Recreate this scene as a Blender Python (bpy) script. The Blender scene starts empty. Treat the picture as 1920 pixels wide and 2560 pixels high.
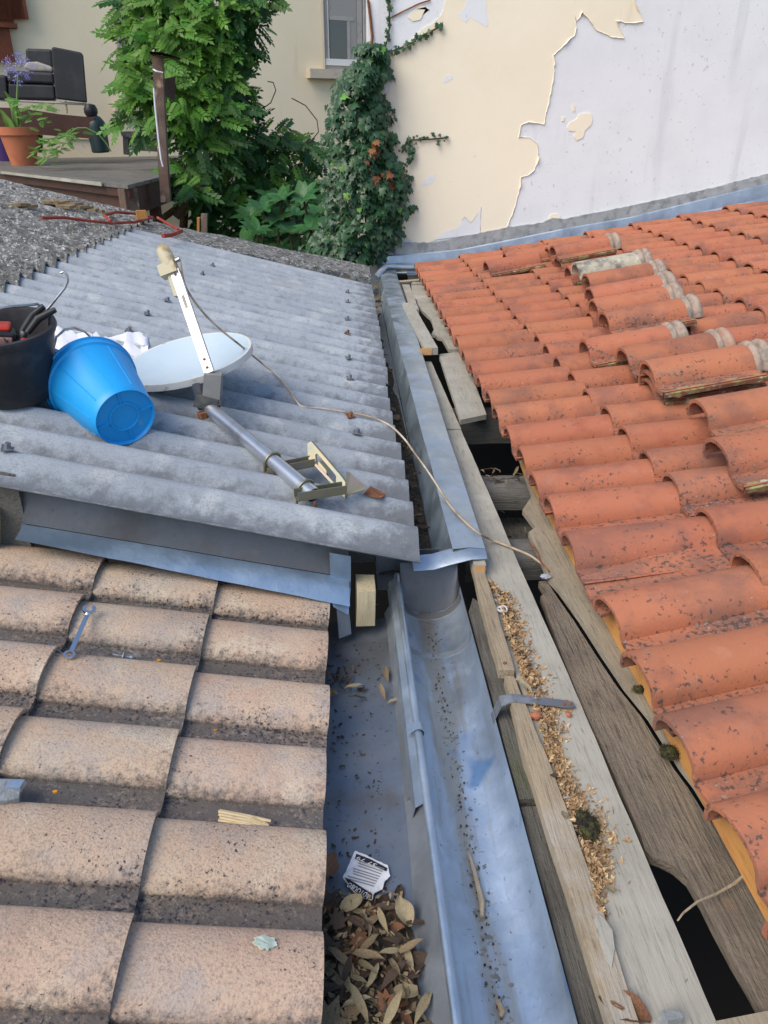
import bpy, bmesh, math, random
from mathutils import Vector, Matrix, Euler, noise
random.seed(7)
R_ = math.radians
scene = bpy.context.scene
col = scene.collection

# ------------------------------------------------------------------ camera
F_PX, CAM_H, PITCH, YAW = 1923.0, 1.35, R_(26.7), R_(3.19)
cd = bpy.data.cameras.new("Camera"); cam = bpy.data.objects.new("Camera", cd); col.objects.link(cam)
cam.location = (0, 0, CAM_H); cam.rotation_euler = (math.pi/2 - PITCH, 0, -YAW)
cd.sensor_fit = 'VERTICAL'; cd.sensor_height = 36; cd.lens = F_PX/2560*36
cd.clip_start = .02; cd.clip_end = 3000
scene.camera = cam
scene.render.resolution_x = 768; scene.render.resolution_y = 1024

# ------------------------------------------------------------------ light: bright hazy sky, soft high sun from the left
SUN_EL, SUN_AZ = R_(48), R_(-128)          # azimuth measured from +Y towards +X
w = bpy.data.worlds.new("World"); scene.world = w; w.use_nodes = True
nt = w.node_tree; nt.nodes.clear()
sky = nt.nodes.new('ShaderNodeTexSky'); sky.sky_type = 'NISHITA'; sky.sun_disc = False
sky.sun_elevation = SUN_EL; sky.sun_rotation = SUN_AZ; sky.air_density = 1.0; sky.dust_density = 1.0; sky.ozone_density = 1.0
bg = nt.nodes.new('ShaderNodeBackground'); bg.inputs[1].default_value = .15
wo = nt.nodes.new('ShaderNodeOutputWorld')
nt.links.new(sky.outputs[0], bg.inputs[0]); nt.links.new(bg.outputs[0], wo.inputs[0])
sd = bpy.data.lights.new("Sun", 'SUN'); sd.energy = 2.1; sd.angle = R_(45); sd.color = (1, .89, .74)
sun = bpy.data.objects.new("Sun", sd); col.objects.link(sun)
sdir = Vector((math.sin(SUN_AZ)*math.cos(SUN_EL), math.cos(SUN_AZ)*math.cos(SUN_EL), math.sin(SUN_EL)))
sun.rotation_euler = sdir.to_track_quat('Z', 'Y').to_euler(); sun.location = (-3, -3, 8)
vs = scene.view_settings
vs.view_transform = 'Standard'; vs.look = 'None'; vs.gamma = 1; vs.exposure = 0.58; vs.use_curve_mapping = False

# ------------------------------------------------------------------ measuring helpers (photo pixel -> point on a real plane)
_f = Vector((math.sin(YAW)*math.cos(PITCH), math.cos(YAW)*math.cos(PITCH), -math.sin(PITCH)))
_r = Vector((math.cos(YAW), -math.sin(YAW), 0)); _u = _r.cross(_f); _c = Vector((0, 0, CAM_H))
DS = 1920/1659
def ray(x, y): return (_f + _r*((x-960)/F_PX) - _u*((y-1280)/F_PX)).normalized()
def atz(x, y, z): d = ray(x*DS, y*DS); return _c + d*((z-CAM_H)/d.z)
def aty(x, y, Y): d = ray(x*DS, y*DS); return _c + d*(Y/d.y)
def atpl(x, y, p, n): d = ray(x*DS, y*DS); return _c + d*((Vector(p)-_c).dot(n)/d.dot(n))
def crop(ox, oy, k):            # enlarged view coordinates -> the units used above
    return lambda x, y: ((ox+x*k)/DS, (oy+y*k)/DS)

# ------------------------------------------------------------------ mesh builder
ORG = {}
class MB:
    def __init__(s): s.v = []; s.f = []; s.a = []
    def vert(s, p, a=0.0): s.v.append(Vector(p)); s.a.append(a); return len(s.v)-1
    def poly(s, pts, a=0.0): s.f.append([s.vert(p, a) for p in pts]); return s
    def box(s, c, sz, M=None, jit=0.0):
        hx, hy, hz = sz[0]/2, sz[1]/2, sz[2]/2; b = len(s.v); c = Vector(c)
        for i in range(8):
            p = Vector((hx if i & 1 else -hx, hy if i & 2 else -hy, hz if i & 4 else -hz))
            if jit: p += Vector([random.uniform(-jit, jit) for _ in range(3)])
            if M: p = M @ p
            s.vert(c+p)
        for q in ((0,2,3,1),(4,5,7,6),(0,1,5,4),(2,6,7,3),(0,4,6,2),(1,3,7,5)): s.f.append([b+i for i in q])
        return s
    def tube(s, pts, r, n=8, cap=True, a=0.0):
        pts = [Vector(p) for p in pts]; rings = []
        up = Vector((0, 0, 1)); prev = None
        for i, p in enumerate(pts):
            t = (pts[min(i+1, len(pts)-1)] - pts[max(i-1, 0)])
            if t.length < 1e-9: t = Vector((0, 0, 1))
            t.normalize()
            if prev is None:
                x = t.cross(up if abs(t.z) < .9 else Vector((1, 0, 0))).normalized()
            else:
                x = (prev - t*prev.dot(t))
                x = x.normalized() if x.length > 1e-6 else t.orthogonal().normalized()
            prev = x; y = t.cross(x)
            rr = r[i] if isinstance(r, (list, tuple)) else r
            rings.append([s.vert(p + x*(rr*math.cos(2*math.pi*k/n)) + y*(rr*math.sin(2*math.pi*k/n)), a) for k in range(n)])
        for A, B in zip(rings, rings[1:]):
            for k in range(n): s.f.append([A[k], A[(k+1) % n], B[(k+1) % n], B[k]])
        if cap: s.f.append(rings[0][::-1]); s.f.append(rings[-1])
        return s
    def lathe(s, prof, o, ax, n=32, close=False):
        o = Vector(o); ax = Vector(ax).normalized(); x = ax.orthogonal().normalized(); y = ax.cross(x); rings = []
        for (r, h) in prof:
            rings.append([s.vert(o + ax*h + x*(r*math.cos(2*math.pi*k/n)) + y*(r*math.sin(2*math.pi*k/n))) for k in range(n)])
        for A, B in zip(rings, rings[1:]):
            for k in range(n): s.f.append([A[k], A[(k+1) % n], B[(k+1) % n], B[k]])
        if close: s.f.append(rings[0][::-1]); s.f.append(rings[-1])
        return s
    def grid(s, rows, avals=None):
        ids = [[s.vert(p, avals[i][j] if avals else 0) for j, p in enumerate(r)] for i, r in enumerate(rows)]
        for A, B in zip(ids, ids[1:]):
            for k in range(len(A)-1): s.f.append([A[k], A[k+1], B[k+1], B[k]])
        return ids
    def sheet(s, rows, off, avals=None):
        """a sheet with thickness: rows of points, off = thickness vector (points away from the visible face)"""
        off = Vector(off); nr, nc = len(rows), len(rows[0])
        A = s.grid(rows, avals); b = len(s.v)
        B = [[s.vert(Vector(p)+off, avals[i][j] if avals else 0) for j, p in enumerate(r)] for i, r in enumerate(rows)]
        for i in range(nr-1):
            for k in range(nc-1): s.f.append([B[i][k], B[i+1][k], B[i+1][k+1], B[i][k+1]])
        for k in range(nc-1):
            s.f.append([A[0][k+1], A[0][k], B[0][k], B[0][k+1]]); s.f.append([A[-1][k], A[-1][k+1], B[-1][k+1], B[-1][k]])
        for i in range(nr-1):
            s.f.append([A[i][0], A[i+1][0], B[i+1][0], B[i][0]]); s.f.append([A[i+1][-1], A[i][-1], B[i][-1], B[i+1][-1]])
        return s
    def prism(s, pts, off, a=0.0):
        """outline (ordered points) extruded by off"""
        off = Vector(off); A = [s.vert(p, a) for p in pts]; B = [s.vert(Vector(p)+off, a) for p in pts]; n = len(pts)
        s.f.append(A); s.f.append(B[::-1])
        for k in range(n): s.f.append([A[(k+1) % n], A[k], B[k], B[(k+1) % n]])
        return s
    def mesh(s, name, o=(0, 0, 0), smooth=None):
        me = bpy.data.meshes.new(name); o = Vector(o)
        me.from_pydata([tuple(p-o) for p in s.v], [], s.f); me.validate()
        if any(s.a) and len(me.vertices) == len(s.a):
            at = me.attributes.new('dirt_shade', 'FLOAT', 'POINT'); at.data.foreach_set('value', s.a)
        bm = bmesh.new(); bm.from_mesh(me); bmesh.ops.recalc_face_normals(bm, faces=bm.faces)
        if smooth is not None: 
            for f in bm.faces: f.smooth = True
        bm.to_mesh(me); bm.free()
        if smooth is not None: me.set_sharp_from_angle(angle=R_(smooth))
        return me
    def build(s, name, mat, parent=None, smooth=None, o=None):
        if parent is not None: o = ORG[parent.name]
        elif o is None:
            xs = [p.x for p in s.v]; ys = [p.y for p in s.v]
            o = Vector(((min(xs)+max(xs))/2, (min(ys)+max(ys))/2, min(p.z for p in s.v)))
        me = s.mesh(name, o, smooth); me.materials.append(mat)
        ob = bpy.data.objects.new(name, me); col.objects.link(ob)
        if parent is not None: ob.parent = parent
        else: ob.location = o
        ORG[ob.name] = Vector(o); return ob
def tag(o, label, cat, group=None):
    o['label'] = label; o['category'] = cat
    if group: o['group'] = group
    return o
def thing(name, label, cat, loc, group=None):
    o = bpy.data.objects.new(name, None); col.objects.link(o); o.location = loc; ORG[o.name] = Vector(loc)
    o.empty_display_size = .05
    return tag(o, label, cat, group)
def struct(o): o['kind'] = 'structure'; return o
def inst(name, me, M, parent=None):
    """one more object that shares mesh data; M is its world matrix"""
    o = bpy.data.objects.new(name, me); col.objects.link(o)
    if parent is not None:
        o.parent = parent; o.matrix_local = Matrix.Translation(-ORG[parent.name]) @ M
    else: o.matrix_world = M
    ORG[o.name] = M.translation.copy(); return o
def frame(o, x, z):
    x = Vector(x).normalized(); z = Vector(z); y = z.cross(x).normalized(); z = x.cross(y)
    M = Matrix((x, y, z)).transposed().to_4x4(); M.translation = Vector(o); return M
def nz(*p): return noise.noise(Vector(p))

# ------------------------------------------------------------------ materials
def mat(name, base, layers=(), rough=.85, metal=0.0, bump=None, rnd=0.0, hue=0.0, dirt_shade=None, spec=.3, stretch=(1, 1, 1), rrough=None, trans=0.0, coat=0.0):
    """base colour, then noise-driven layers of stain, lichen, grain, also painted shade and reflections, on top; bump = list of (scale, distance, stretch)"""
    m = bpy.data.materials.new(name); m.use_nodes = True; t = m.node_tree; N = t.nodes; L = t.links; N.clear()
    out = N.new('ShaderNodeOutputMaterial'); b = N.new('ShaderNodeBsdfPrincipled'); L.new(b.outputs[0], out.inputs[0])
    tc = N.new('ShaderNodeTexCoord'); oi = N.new('ShaderNodeObjectInfo')
    off = N.new('ShaderNodeVectorMath'); off.operation = 'SCALE'; off.inputs[0].default_value = (37.3, 51.7, 23.9); L.new(oi.outputs['Random'], off.inputs['Scale'])
    ad = N.new('ShaderNodeVectorMath'); ad.operation = 'ADD'; L.new(tc.outputs['Object'], ad.inputs[0]); L.new(off.outputs[0], ad.inputs[1])
    def vec(st):
        if tuple(st) == (1, 1, 1): return ad.outputs[0]
        q = N.new('ShaderNodeVectorMath'); q.operation = 'MULTIPLY'; q.inputs[1].default_value = st; L.new(ad.outputs[0], q.inputs[0]); return q.outputs[0]
    def nzt(scale, detail, st, kind='noise', rgh=.6):
        if kind == 'noise':
            q = N.new('ShaderNodeTexNoise'); q.inputs['Scale'].default_value = scale; q.inputs['Detail'].default_value = detail; q.inputs['Roughness'].default_value = rgh
            L.new(vec(st), q.inputs['Vector']); return q.outputs[0]
        q = N.new('ShaderNodeTexVoronoi'); q.inputs['Scale'].default_value = scale; q.inputs['Randomness'].default_value = 1
        wq = N.new('ShaderNodeTexNoise'); wq.inputs['Scale'].default_value = scale*1.7; L.new(vec(st), wq.inputs['Vector'])
        mx = N.new('ShaderNodeMix'); mx.data_type = 'VECTOR'; mx.inputs[0].default_value = .06
        L.new(vec(st), mx.inputs[4]); L.new(wq.outputs['Color'], mx.inputs[5])
        L.new(mx.outputs[1], q.inputs['Vector']); return q.outputs['Distance']
    def ramp(src, lo, hi, o0=0.0, o1=1.0):
        q = N.new('ShaderNodeMapRange'); q.interpolation_type = 'SMOOTHSTEP'
        q.inputs[1].default_value = lo; q.inputs[2].default_value = hi; q.inputs[3].default_value = o0; q.inputs[4].default_value = o1
        L.new(src, q.inputs[0]); return q.outputs[0]
    def math_(op, a, c):
        q = N.new('ShaderNodeMath'); q.operation = op
        for i, s_ in enumerate((a, c)):
            if isinstance(s_, (int, float)): q.inputs[i].default_value = s_
            else: L.new(s_, q.inputs[i])
        return q.outputs[0]
    def mix(fac, A, c):
        q = N.new('ShaderNodeMix'); q.data_type = 'RGBA'; q.clamp_factor = True
        L.new(fac, q.inputs[0])
        if isinstance(A, tuple): q.inputs[6].default_value = (*A, 1)
        else: L.new(A, q.inputs[6])
        q.inputs[7].default_value = (*c, 1); return q.outputs[2]
    colr = tuple(base); at = None
    if dirt_shade:
        an = N.new('ShaderNodeAttribute'); an.attribute_name = 'dirt_shade'; at = an.outputs['Fac']
    for ly in layers:
        c = ly['c']; kind = ly.get('k', 'noise'); st = ly.get('st', (1, 1, 1))
        src = nzt(ly['s'], ly.get('d', 5), st, kind, ly.get('r', .6))
        if ly.get('dirt_shade') and at is not None: src = math_('ADD', src, math_('MULTIPLY', at, ly['dirt_shade']))
        if ly.get('mod'):       # large-scale patchiness of the fine pattern
            src = math_('ADD', src, math_('MULTIPLY', math_('SUBTRACT', nzt(ly['mod'][0], 3, (1, 1, 1)), .5), ly['mod'][1]))
        fac = ramp(src, ly['lo'], ly['hi'], 0, ly.get('f', 1.0))
        colr = mix(fac, colr, c)
    if rnd or hue:
        hs = N.new('ShaderNodeHueSaturation')
        if isinstance(colr, tuple): hs.inputs['Color'].default_value = (*colr, 1)
        else: L.new(colr, hs.inputs['Color'])
        L.new(math_('ADD', math_('MULTIPLY', math_('SUBTRACT', oi.outputs['Random'], .5), rnd), 1.0), hs.inputs['Value'])
        r2 = math_('FRACT', math_('MULTIPLY', oi.outputs['Random'], 17.31), 0.0)
        L.new(math_('ADD', math_('MULTIPLY', math_('SUBTRACT', r2, .5), hue), .5), hs.inputs['Hue'])
        colr = hs.outputs[0]
    if isinstance(colr, tuple): b.inputs['Base Color'].default_value = (*colr, 1)
    else: L.new(colr, b.inputs['Base Color'])
    b.inputs['Roughness'].default_value = rough; b.inputs['Metallic'].default_value = metal; b.inputs['Specular IOR Level'].default_value = spec
    if coat: b.inputs['Coat Weight'].default_value = coat
    if trans:
        b.inputs['Subsurface Weight'].default_value = 0
        tr = N.new('ShaderNodeBsdfTranslucent'); ms = N.new('ShaderNodeMixShader'); ms.inputs[0].default_value = trans
        if isinstance(colr, tuple): tr.inputs[0].default_value = (*colr, 1)
        else: L.new(colr, tr.inputs[0])
        L.new(b.outputs[0], ms.inputs[1]); L.new(tr.outputs[0], ms.inputs[2]); L.new(ms.outputs[0], out.inputs[0])
    if rrough: L.new(ramp(nzt(rrough[0], 5, rrough[3] if len(rrough) > 3 else (1, 1, 1)), .3, .7, rrough[1], rrough[2]), b.inputs['Roughness'])
    if bump:
        last = None
        for (sc, dist, *st) in bump:
            bp = N.new('ShaderNodeBump'); bp.inputs['Distance'].default_value = dist; bp.inputs['Strength'].default_value = 1
            L.new(nzt(sc, 5, st[0] if st else (1, 1, 1)), bp.inputs['Height'])
            if last: L.new(last, bp.inputs['Normal'])
            last = bp.outputs[0]
        L.new(last, b.inputs['Normal'])
    return m
M = {}
M['clay'] = mat('orange_clay', (.415, .15, .08), [
    dict(c=(.33, .10, .055), s=6, lo=.45, hi=.7, f=.7), dict(c=(.50, .23, .145), s=14, lo=.55, hi=.75, f=.45), dict(c=(.22, .11, .08), s=3.0, lo=.44, hi=.66, d=8, r=.7, f=.7),
    dict(c=(.17, .10, .08), s=14, lo=.56, hi=.80, d=10, r=.82, dirt_shade=.18, mod=(2.5, .35), f=.7),
    dict(c=(.07, .055, .05), s=70, lo=.63, hi=.72, d=4, dirt_shade=.1, mod=(5, .35), f=.85),
    dict(c=(.34, .33, .30), s=75, lo=.72, hi=.78, d=2, dirt_shade=.06, mod=(7, .3), f=.6)],
    rough=.88, bump=[(120, .0012), (14, .0012)], rnd=.15, hue=.007, dirt_shade=True)
M['clay_old'] = mat('grey_cream_clay', (.42, .38, .29), [dict(c=(.12, .12, .12), s=11, lo=.45, hi=.65, d=7, f=.9), dict(c=(.6, .55, .42), s=30, lo=.55, hi=.7, f=.6)], rough=.9, bump=[(70, .002)])
M['clay_tail'] = mat('pale_clay_tail', (.38, .29, .225), [dict(c=(.22, .20, .17), s=25, lo=.4, hi=.65), dict(c=(.50, .25, .16), s=8, lo=.5, hi=.7, f=.6)], rough=.9, bump=[(60, .002)])
M['clay_edge'] = mat('dark_clay_edge', (.20, .09, .05), [dict(c=(.30, .28, .12), s=20, lo=.45, hi=.65), dict(c=(.45, .42, .34), s=30, lo=.58, hi=.7)], rough=.9, bump=[(40, .004)])
M['peach'] = mat('peach_clay', (.53, .385, .275), [
    dict(c=(.46, .31, .225), s=5, lo=.45, hi=.7, f=.7), dict(c=(.58, .49, .37), s=7, lo=.50, hi=.68, f=.75), dict(c=(.38, .335, .30), s=4, lo=.46, hi=.66, d=8, r=.7, f=.8),
    dict(c=(.26, .20, .16), s=190, lo=.48, hi=.66, d=4, f=.6, mod=(6, .18)),
    dict(c=(.085, .08, .078), s=60, lo=.54, hi=.84, d=9, r=.8, dirt_shade=.34, mod=(3.2, .36), f=.9),
    dict(c=(.035, .03, .04), s=120, lo=.66, hi=.72, d=4, dirt_shade=.10, mod=(3, .55), f=.9),
    dict(c=(.30, .30, .29), s=85, lo=.68, hi=.80, d=4, dirt_shade=.07, f=.5),
    dict(c=(.60, .22, .02), s=22, lo=.785, hi=.80, d=2, f=.9)],
    rough=.92, bump=[(170, .0022), (45, .002)], rnd=.14, hue=.012, dirt_shade=True)
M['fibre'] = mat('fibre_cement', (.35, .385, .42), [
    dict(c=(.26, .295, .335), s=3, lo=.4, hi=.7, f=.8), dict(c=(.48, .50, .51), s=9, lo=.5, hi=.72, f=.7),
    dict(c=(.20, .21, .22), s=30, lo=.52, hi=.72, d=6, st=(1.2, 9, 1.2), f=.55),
    dict(c=(.24, .25, .26), s=200, lo=.5, hi=.68, d=3, f=.7), dict(c=(.11, .115, .12), s=14, lo=.62, hi=.78, d=9, r=.75, dirt_shade=.12, f=.85),
    dict(c=(.42, .34, .25), s=2.2, lo=.62, hi=.8, f=.35), dict(c=(.13, .14, .155), s=22, lo=.58, hi=.96, d=8, r=.7, dirt_shade=.66, f=.85)], rough=.9, bump=[(160, .0015), (30, .0015, (.6, 10, .6))], rnd=.10, dirt_shade=True)  # dark in the wave hollows: grime, plus painted-in shading of the waves
M['lichen'] = mat('lichen_crusted_cement', (.21, .21, .20), [
    dict(c=(.10, .10, .095), s=9, lo=.4, hi=.6, d=8, r=.75), dict(c=(.40, .40, .38), s=26, lo=.52, hi=.62, d=6, r=.75),
    dict(c=(.06, .055, .05), s=45, lo=.54, hi=.64, d=5), dict(c=(.58, .58, .58), s=55, lo=.62, hi=.68, d=3), dict(c=(.25, .19, .12), s=6, lo=.58, hi=.72, f=.6)],
    rough=.95, bump=[(45, .012), (14, .018)])
def zinc(name, base, stain, rough=.42, extra=(), metal=.85):
    return mat(name, base, [dict(c=stain, s=4, lo=.42, hi=.72, f=.75), dict(c=tuple(x*1.25 for x in base), s=11, lo=.52, hi=.72, f=.5),
        dict(c=tuple(x*.72 for x in stain), s=60, lo=.6, hi=.72, f=.4)] + list(extra), rough=rough, metal=metal, spec=.5, rrough=(7, rough-.1, rough+.16), bump=[(4, .005), (90, .0004)], dirt_shade=True)
M['zinc'] = zinc('weathered_zinc', (.46, .54, .62), (.33, .39, .45), .44)
M['zinc_gutter'] = zinc('gutter_zinc', (.52, .61, .71), (.34, .40, .46), .40, [
    dict(c=(.16, .14, .11), s=70, lo=.66, hi=.72, d=6, dirt_shade=.14, f=.85), dict(c=(.36, .32, .24), s=3.5, lo=.5, hi=.7, st=(6, .6, 1), dirt_shade=.22, f=.7), dict(c=(.14, .29, .50), s=5.5, lo=.60, hi=.70, d=2, f=.8)], metal=.8)  # blue patches paint sky reflections into the zinc
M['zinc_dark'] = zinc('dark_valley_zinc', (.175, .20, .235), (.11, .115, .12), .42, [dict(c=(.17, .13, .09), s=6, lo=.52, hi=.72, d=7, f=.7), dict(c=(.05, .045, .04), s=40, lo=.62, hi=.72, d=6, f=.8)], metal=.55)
M['zinc_lip'] = zinc('sky_tinted_zinc', (.26, .36, .48), (.20, .27, .35), .42, metal=.7)  # blue base stands in for the sky mirrored by the tilted lip
M['zinc_shaded'] = zinc('shade_dark_zinc', (.095, .10, .11), (.06, .06, .063), .5, [dict(c=(.25, .22, .19), s=2.5, lo=.58, hi=.74, d=7, st=(1, 1, 3), f=.5)], metal=.5)  # darkened base: shade under the overhangs put into the colour
M['zinc_mid'] = zinc('mid_grey_zinc', (.27, .30, .335), (.19, .20, .215), .45, metal=.6)
M['zinc_brown'] = zinc('dull_brown_zinc', (.26, .26, .26), (.20, .185, .16), .5, [dict(c=(.36, .30, .23), s=3, lo=.55, hi=.72, st=(1, 1, 3), f=.6)], metal=.6)
M['mortar'] = mat('grey_mortar', (.33, .34, .34), [dict(c=(.22, .23, .23), s=12, lo=.45, hi=.65), dict(c=(.45, .45, .43), s=5, lo=.5, hi=.7, f=.6)], rough=.95, bump=[(25, .008), (120, .002)])
def wood(name, a, b_, c, grain=(1, 1, 1), extra=(), rough=.85, bs=.003):
    g = tuple(grain)
    return mat(name, a, [dict(c=b_, s=5, lo=.38, hi=.68, d=5, f=.8), dict(c=c, s=22, lo=.5, hi=.72, d=7, st=g, r=.7, f=.85),
        dict(c=tuple(x*.45 for x in c), s=60, lo=.6, hi=.72, d=4, st=g, f=.6)] + list(extra), rough=rough, bump=[(28, bs, g), (90, bs*.35)], rnd=.16)
GY = (5, .35, 5); GX = (.35, 5, 5); GZ = (5, 5, .35)
M['wood_pale'] = wood('pale_grey_board', (.37, .35, .295), (.29, .275, .23), (.20, .185, .15), GY, [dict(c=(.52, .50, .45), s=2.6, lo=.55, hi=.75, f=.6), dict(c=(.12, .10, .07), s=45, lo=.69, hi=.75, f=.7)], bs=.0015)
M['wood_brown'] = wood('brown_grey_board', (.33, .285, .21), (.26, .22, .16), (.16, .13, .095), GY, [dict(c=(.07, .06, .04), s=35, lo=.66, hi=.74, f=.7), dict(c=(.32, .29, .23), s=3, lo=.55, hi=.75, f=.5)], bs=.002)
M['wood_rot'] = wood('rotten_board', (.21, .17, .125), (.12, .10, .08), (.05, .04, .033), GY, [dict(c=(.30, .19, .11), s=5, lo=.58, hi=.72, f=.6)], bs=.009)
M['wood_dark'] = wood('dark_grey_timber', (.135, .13, .115), (.09, .085, .075), (.045, .04, .035), GY, [dict(c=(.09, .11, .04), s=2.2, lo=.55, hi=.72, f=.6)], bs=.006)
M['wood_batten'] = wood('split_brown_batten', (.36, .285, .19), (.27, .215, .145), (.15, .115, .075), GY, [dict(c=(.40, .38, .34), s=4, lo=.52, hi=.7, f=.6)], bs=.004)
M['wood_sawn'] = wood('fresh_sawn_end', (.52, .30, .13), (.45, .26, .11), (.33, .18, .08), (1, 1, 1))
M['wood_orange'] = wood('orange_fillet', (.50, .24, .07), (.40, .18, .05), (.28, .12, .04), GY, bs=.001)
M['wood_rafter'] = wood('grey_rafter', (.15, .145, .135), (.095, .09, .085), (.05, .045, .04), GX, bs=.006)
M['wood_end'] = wood('pale_block', (.44, .38, .25), (.36, .30, .19), (.24, .19, .12), GZ, bs=.002)
M['wood_deck'] = wood('wet_deck_board', (.16, .15, .135), (.11, .105, .10), (.06, .055, .05), (1, 1, 1), rough=.55)
M['wood_stain'] = wood('red_brown_stained_timber', (.075, .032, .022), (.055, .024, .018), (.03, .015, .012), (1, 1, 3), rough=.6)
M['wood_post'] = wood('peeling_post', (.12, .075, .055), (.19, .14, .11), (.05, .03, .025), GZ, [dict(c=(.42, .30, .21), s=4, lo=.56, hi=.66, f=.8)])
M['wood_shutter'] = wood('red_brown_shutter', (.16, .05, .025), (.11, .035, .02), (.05, .02, .015), GZ)
M['cream'] = mat('cream_paint', (.86, .775, .60), [dict(c=(.83, .74, .56), s=1.3, lo=.4, hi=.7), dict(c=(.50, .44, .34), s=2.0, lo=.58, hi=.8, d=6, st=(3, 1, .25), f=.5), dict(c=(.44, .40, .33), s=9, lo=.66, hi=.8, d=8, f=.6)], rough=.9, bump=[(60, .001), (4, .004)])
M['white'] = mat('white_render', (.75, .755, .76), [dict(c=(.71, .715, .72), s=2.5, lo=.4, hi=.7), dict(c=(.40, .40, .41), s=26, lo=.645, hi=.72, d=5, mod=(.9, .22), f=.55), dict(c=(.16, .16, .16), s=48, lo=.70, hi=.74, d=3, mod=(.8, .25), f=.7), dict(c=(.52, .52, .54), s=1.5, lo=.55, hi=.75, st=(3, 1, .3), f=.5)], rough=.92, bump=[(90, .001), (6, .003)])
M['house'] = mat('yellow_beige_render', (.84, .715, .50), [dict(c=(.80, .67, .455), s=.8, lo=.4, hi=.7), dict(c=(.48, .40, .29), s=1.5, lo=.6, hi=.8, st=(2, 2, .3), f=.5)], rough=.92, bump=[(30, .002)])
M['frame'] = mat('beige_grey_frame', (.40, .37, .33), [dict(c=(.33, .30, .26), s=8, lo=.5, hi=.7)], rough=.6)
M['frame_white'] = mat('white_frame', (.72, .70, .66), rough=.5)
M['sill'] = mat('stone_sill', (.55, .47, .36), [dict(c=(.44, .38, .3), s=9, lo=.5, hi=.7)], rough=.9, bump=[(50, .002)])
M['glass'] = mat('window_glass', (.055, .058, .055), rough=.06, spec=.8)
M['curtain'] = mat('grey_curtain', (.33, .31, .28), rough=.9)
M['black_leather'] = mat('black_leatherette', (.022, .023, .026), [dict(c=(.035, .036, .04), s=5, lo=.45, hi=.7)], rough=.45, bump=[(120, .0008)])
M['cushion'] = mat('grey_cushion', (.34, .32, .29), [dict(c=(.25, .24, .22), s=14, lo=.45, hi=.65)], rough=.95)
M['dark_green'] = mat('dark_green_enamel', (.018, .035, .035), rough=.35)
M['terracotta'] = mat('terracotta_pot', (.46, .155, .075), [dict(c=(.38, .12, .06), s=6, lo=.45, hi=.7)], rough=.8)
M['purple'] = mat('purple_plastic', (.07, .035, .14), rough=.45)
M['blue'] = mat('blue_plastic', (.010, .31, .72), [dict(c=(.02, .37, .76), s=5, lo=.45, hi=.7, f=.6), dict(c=(.25, .42, .55), s=16, lo=.64, hi=.78, d=7, f=.55), dict(c=(.30, .30, .28), s=60, lo=.71, hi=.76, f=.6)], rough=.42, spec=.5, bump=[(40, .0006)])
M['black'] = mat('black_rubber', (.028, .027, .030), [dict(c=(.06, .055, .055), s=9, lo=.5, hi=.7, f=.8), dict(c=(.13, .12, .11), s=50, lo=.68, hi=.76, f=.5)], rough=.5, bump=[(60, .001)])
M['black_plastic'] = mat('black_plastic', (.02, .02, .022), rough=.4)
M['red'] = mat('red_plastic', (.45, .04, .025), [dict(c=(.2, .03, .02), s=30, lo=.5, hi=.7)], rough=.45)
M['tool_label'] = mat('tool_label', (.30, .16, .13), [dict(c=(.05, .04, .04), s=60, lo=.5, hi=.56), dict(c=(.5, .08, .05), s=30, lo=.55, hi=.62)], rough=.5)
M['rag'] = mat('white_cloth', (.74, .75, .80), [dict(c=(.62, .63, .70), s=7, lo=.5, hi=.7, f=.6)], rough=.95)
M['steel'] = mat('galvanised_wire', (.42, .43, .44), [dict(c=(.25, .23, .20), s=25, lo=.5, hi=.7)], rough=.38, metal=.9)
M['chrome'] = mat('chrome_steel', (.66, .68, .70), [dict(c=(.5, .5, .5), s=30, lo=.55, hi=.7)], rough=.22, metal=1)
M['mast'] = mat('galvanised_mast', (.58, .59, .60), [dict(c=(.40, .38, .36), s=9, lo=.5, hi=.75, f=.7), dict(c=(.28, .18, .10), s=22, lo=.66, hi=.8, f=.7)], rough=.3, metal=.85)
M['dish'] = mat('pale_dish_paint', (.50, .60, .66), [dict(c=(.45, .56, .63), s=5, lo=.4, hi=.7), dict(c=(.30, .32, .32), s=30, lo=.7, hi=.78, f=.6)], rough=.4)
M['dish_rim'] = mat('chipped_white_rim', (.64, .64, .60), [dict(c=(.30, .28, .22), s=28, lo=.55, hi=.68, d=6, f=.8)], rough=.6)
M['arm'] = mat('light_aluminium_arm', (.62, .60, .62), [dict(c=(.45, .42, .40), s=12, lo=.5, hi=.75, f=.6)], rough=.4, metal=.5)
M['lnb'] = mat('yellowed_plastic', (.47, .42, .29), [dict(c=(.33, .24, .11), s=18, lo=.5, hi=.66), dict(c=(.60, .58, .48), s=8, lo=.55, hi=.7)], rough=.55)
M['dark_steel'] = mat('dark_grey_steel', (.12, .125, .13), [dict(c=(.22, .20, .17), s=14, lo=.5, hi=.7)], rough=.45, metal=.7)
M['grey_plastic'] = mat('grey_clamp', (.22, .22, .21), [dict(c=(.30, .29, .27), s=9, lo=.5, hi=.7)], rough=.55)
M['brass'] = mat('yellow_zinc_plate', (.30, .275, .18), [dict(c=(.24, .26, .22), s=9, lo=.45, hi=.65), dict(c=(.40, .28, .30), s=5, lo=.55, hi=.7, f=.6), dict(c=(.20, .10, .045), s=18, lo=.6, hi=.74, f=.85)], rough=.48, metal=.75)
M['rust'] = mat('rust', (.17, .07, .035), [dict(c=(.28, .12, .05), s=30, lo=.45, hi=.65)], rough=.9)
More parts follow.
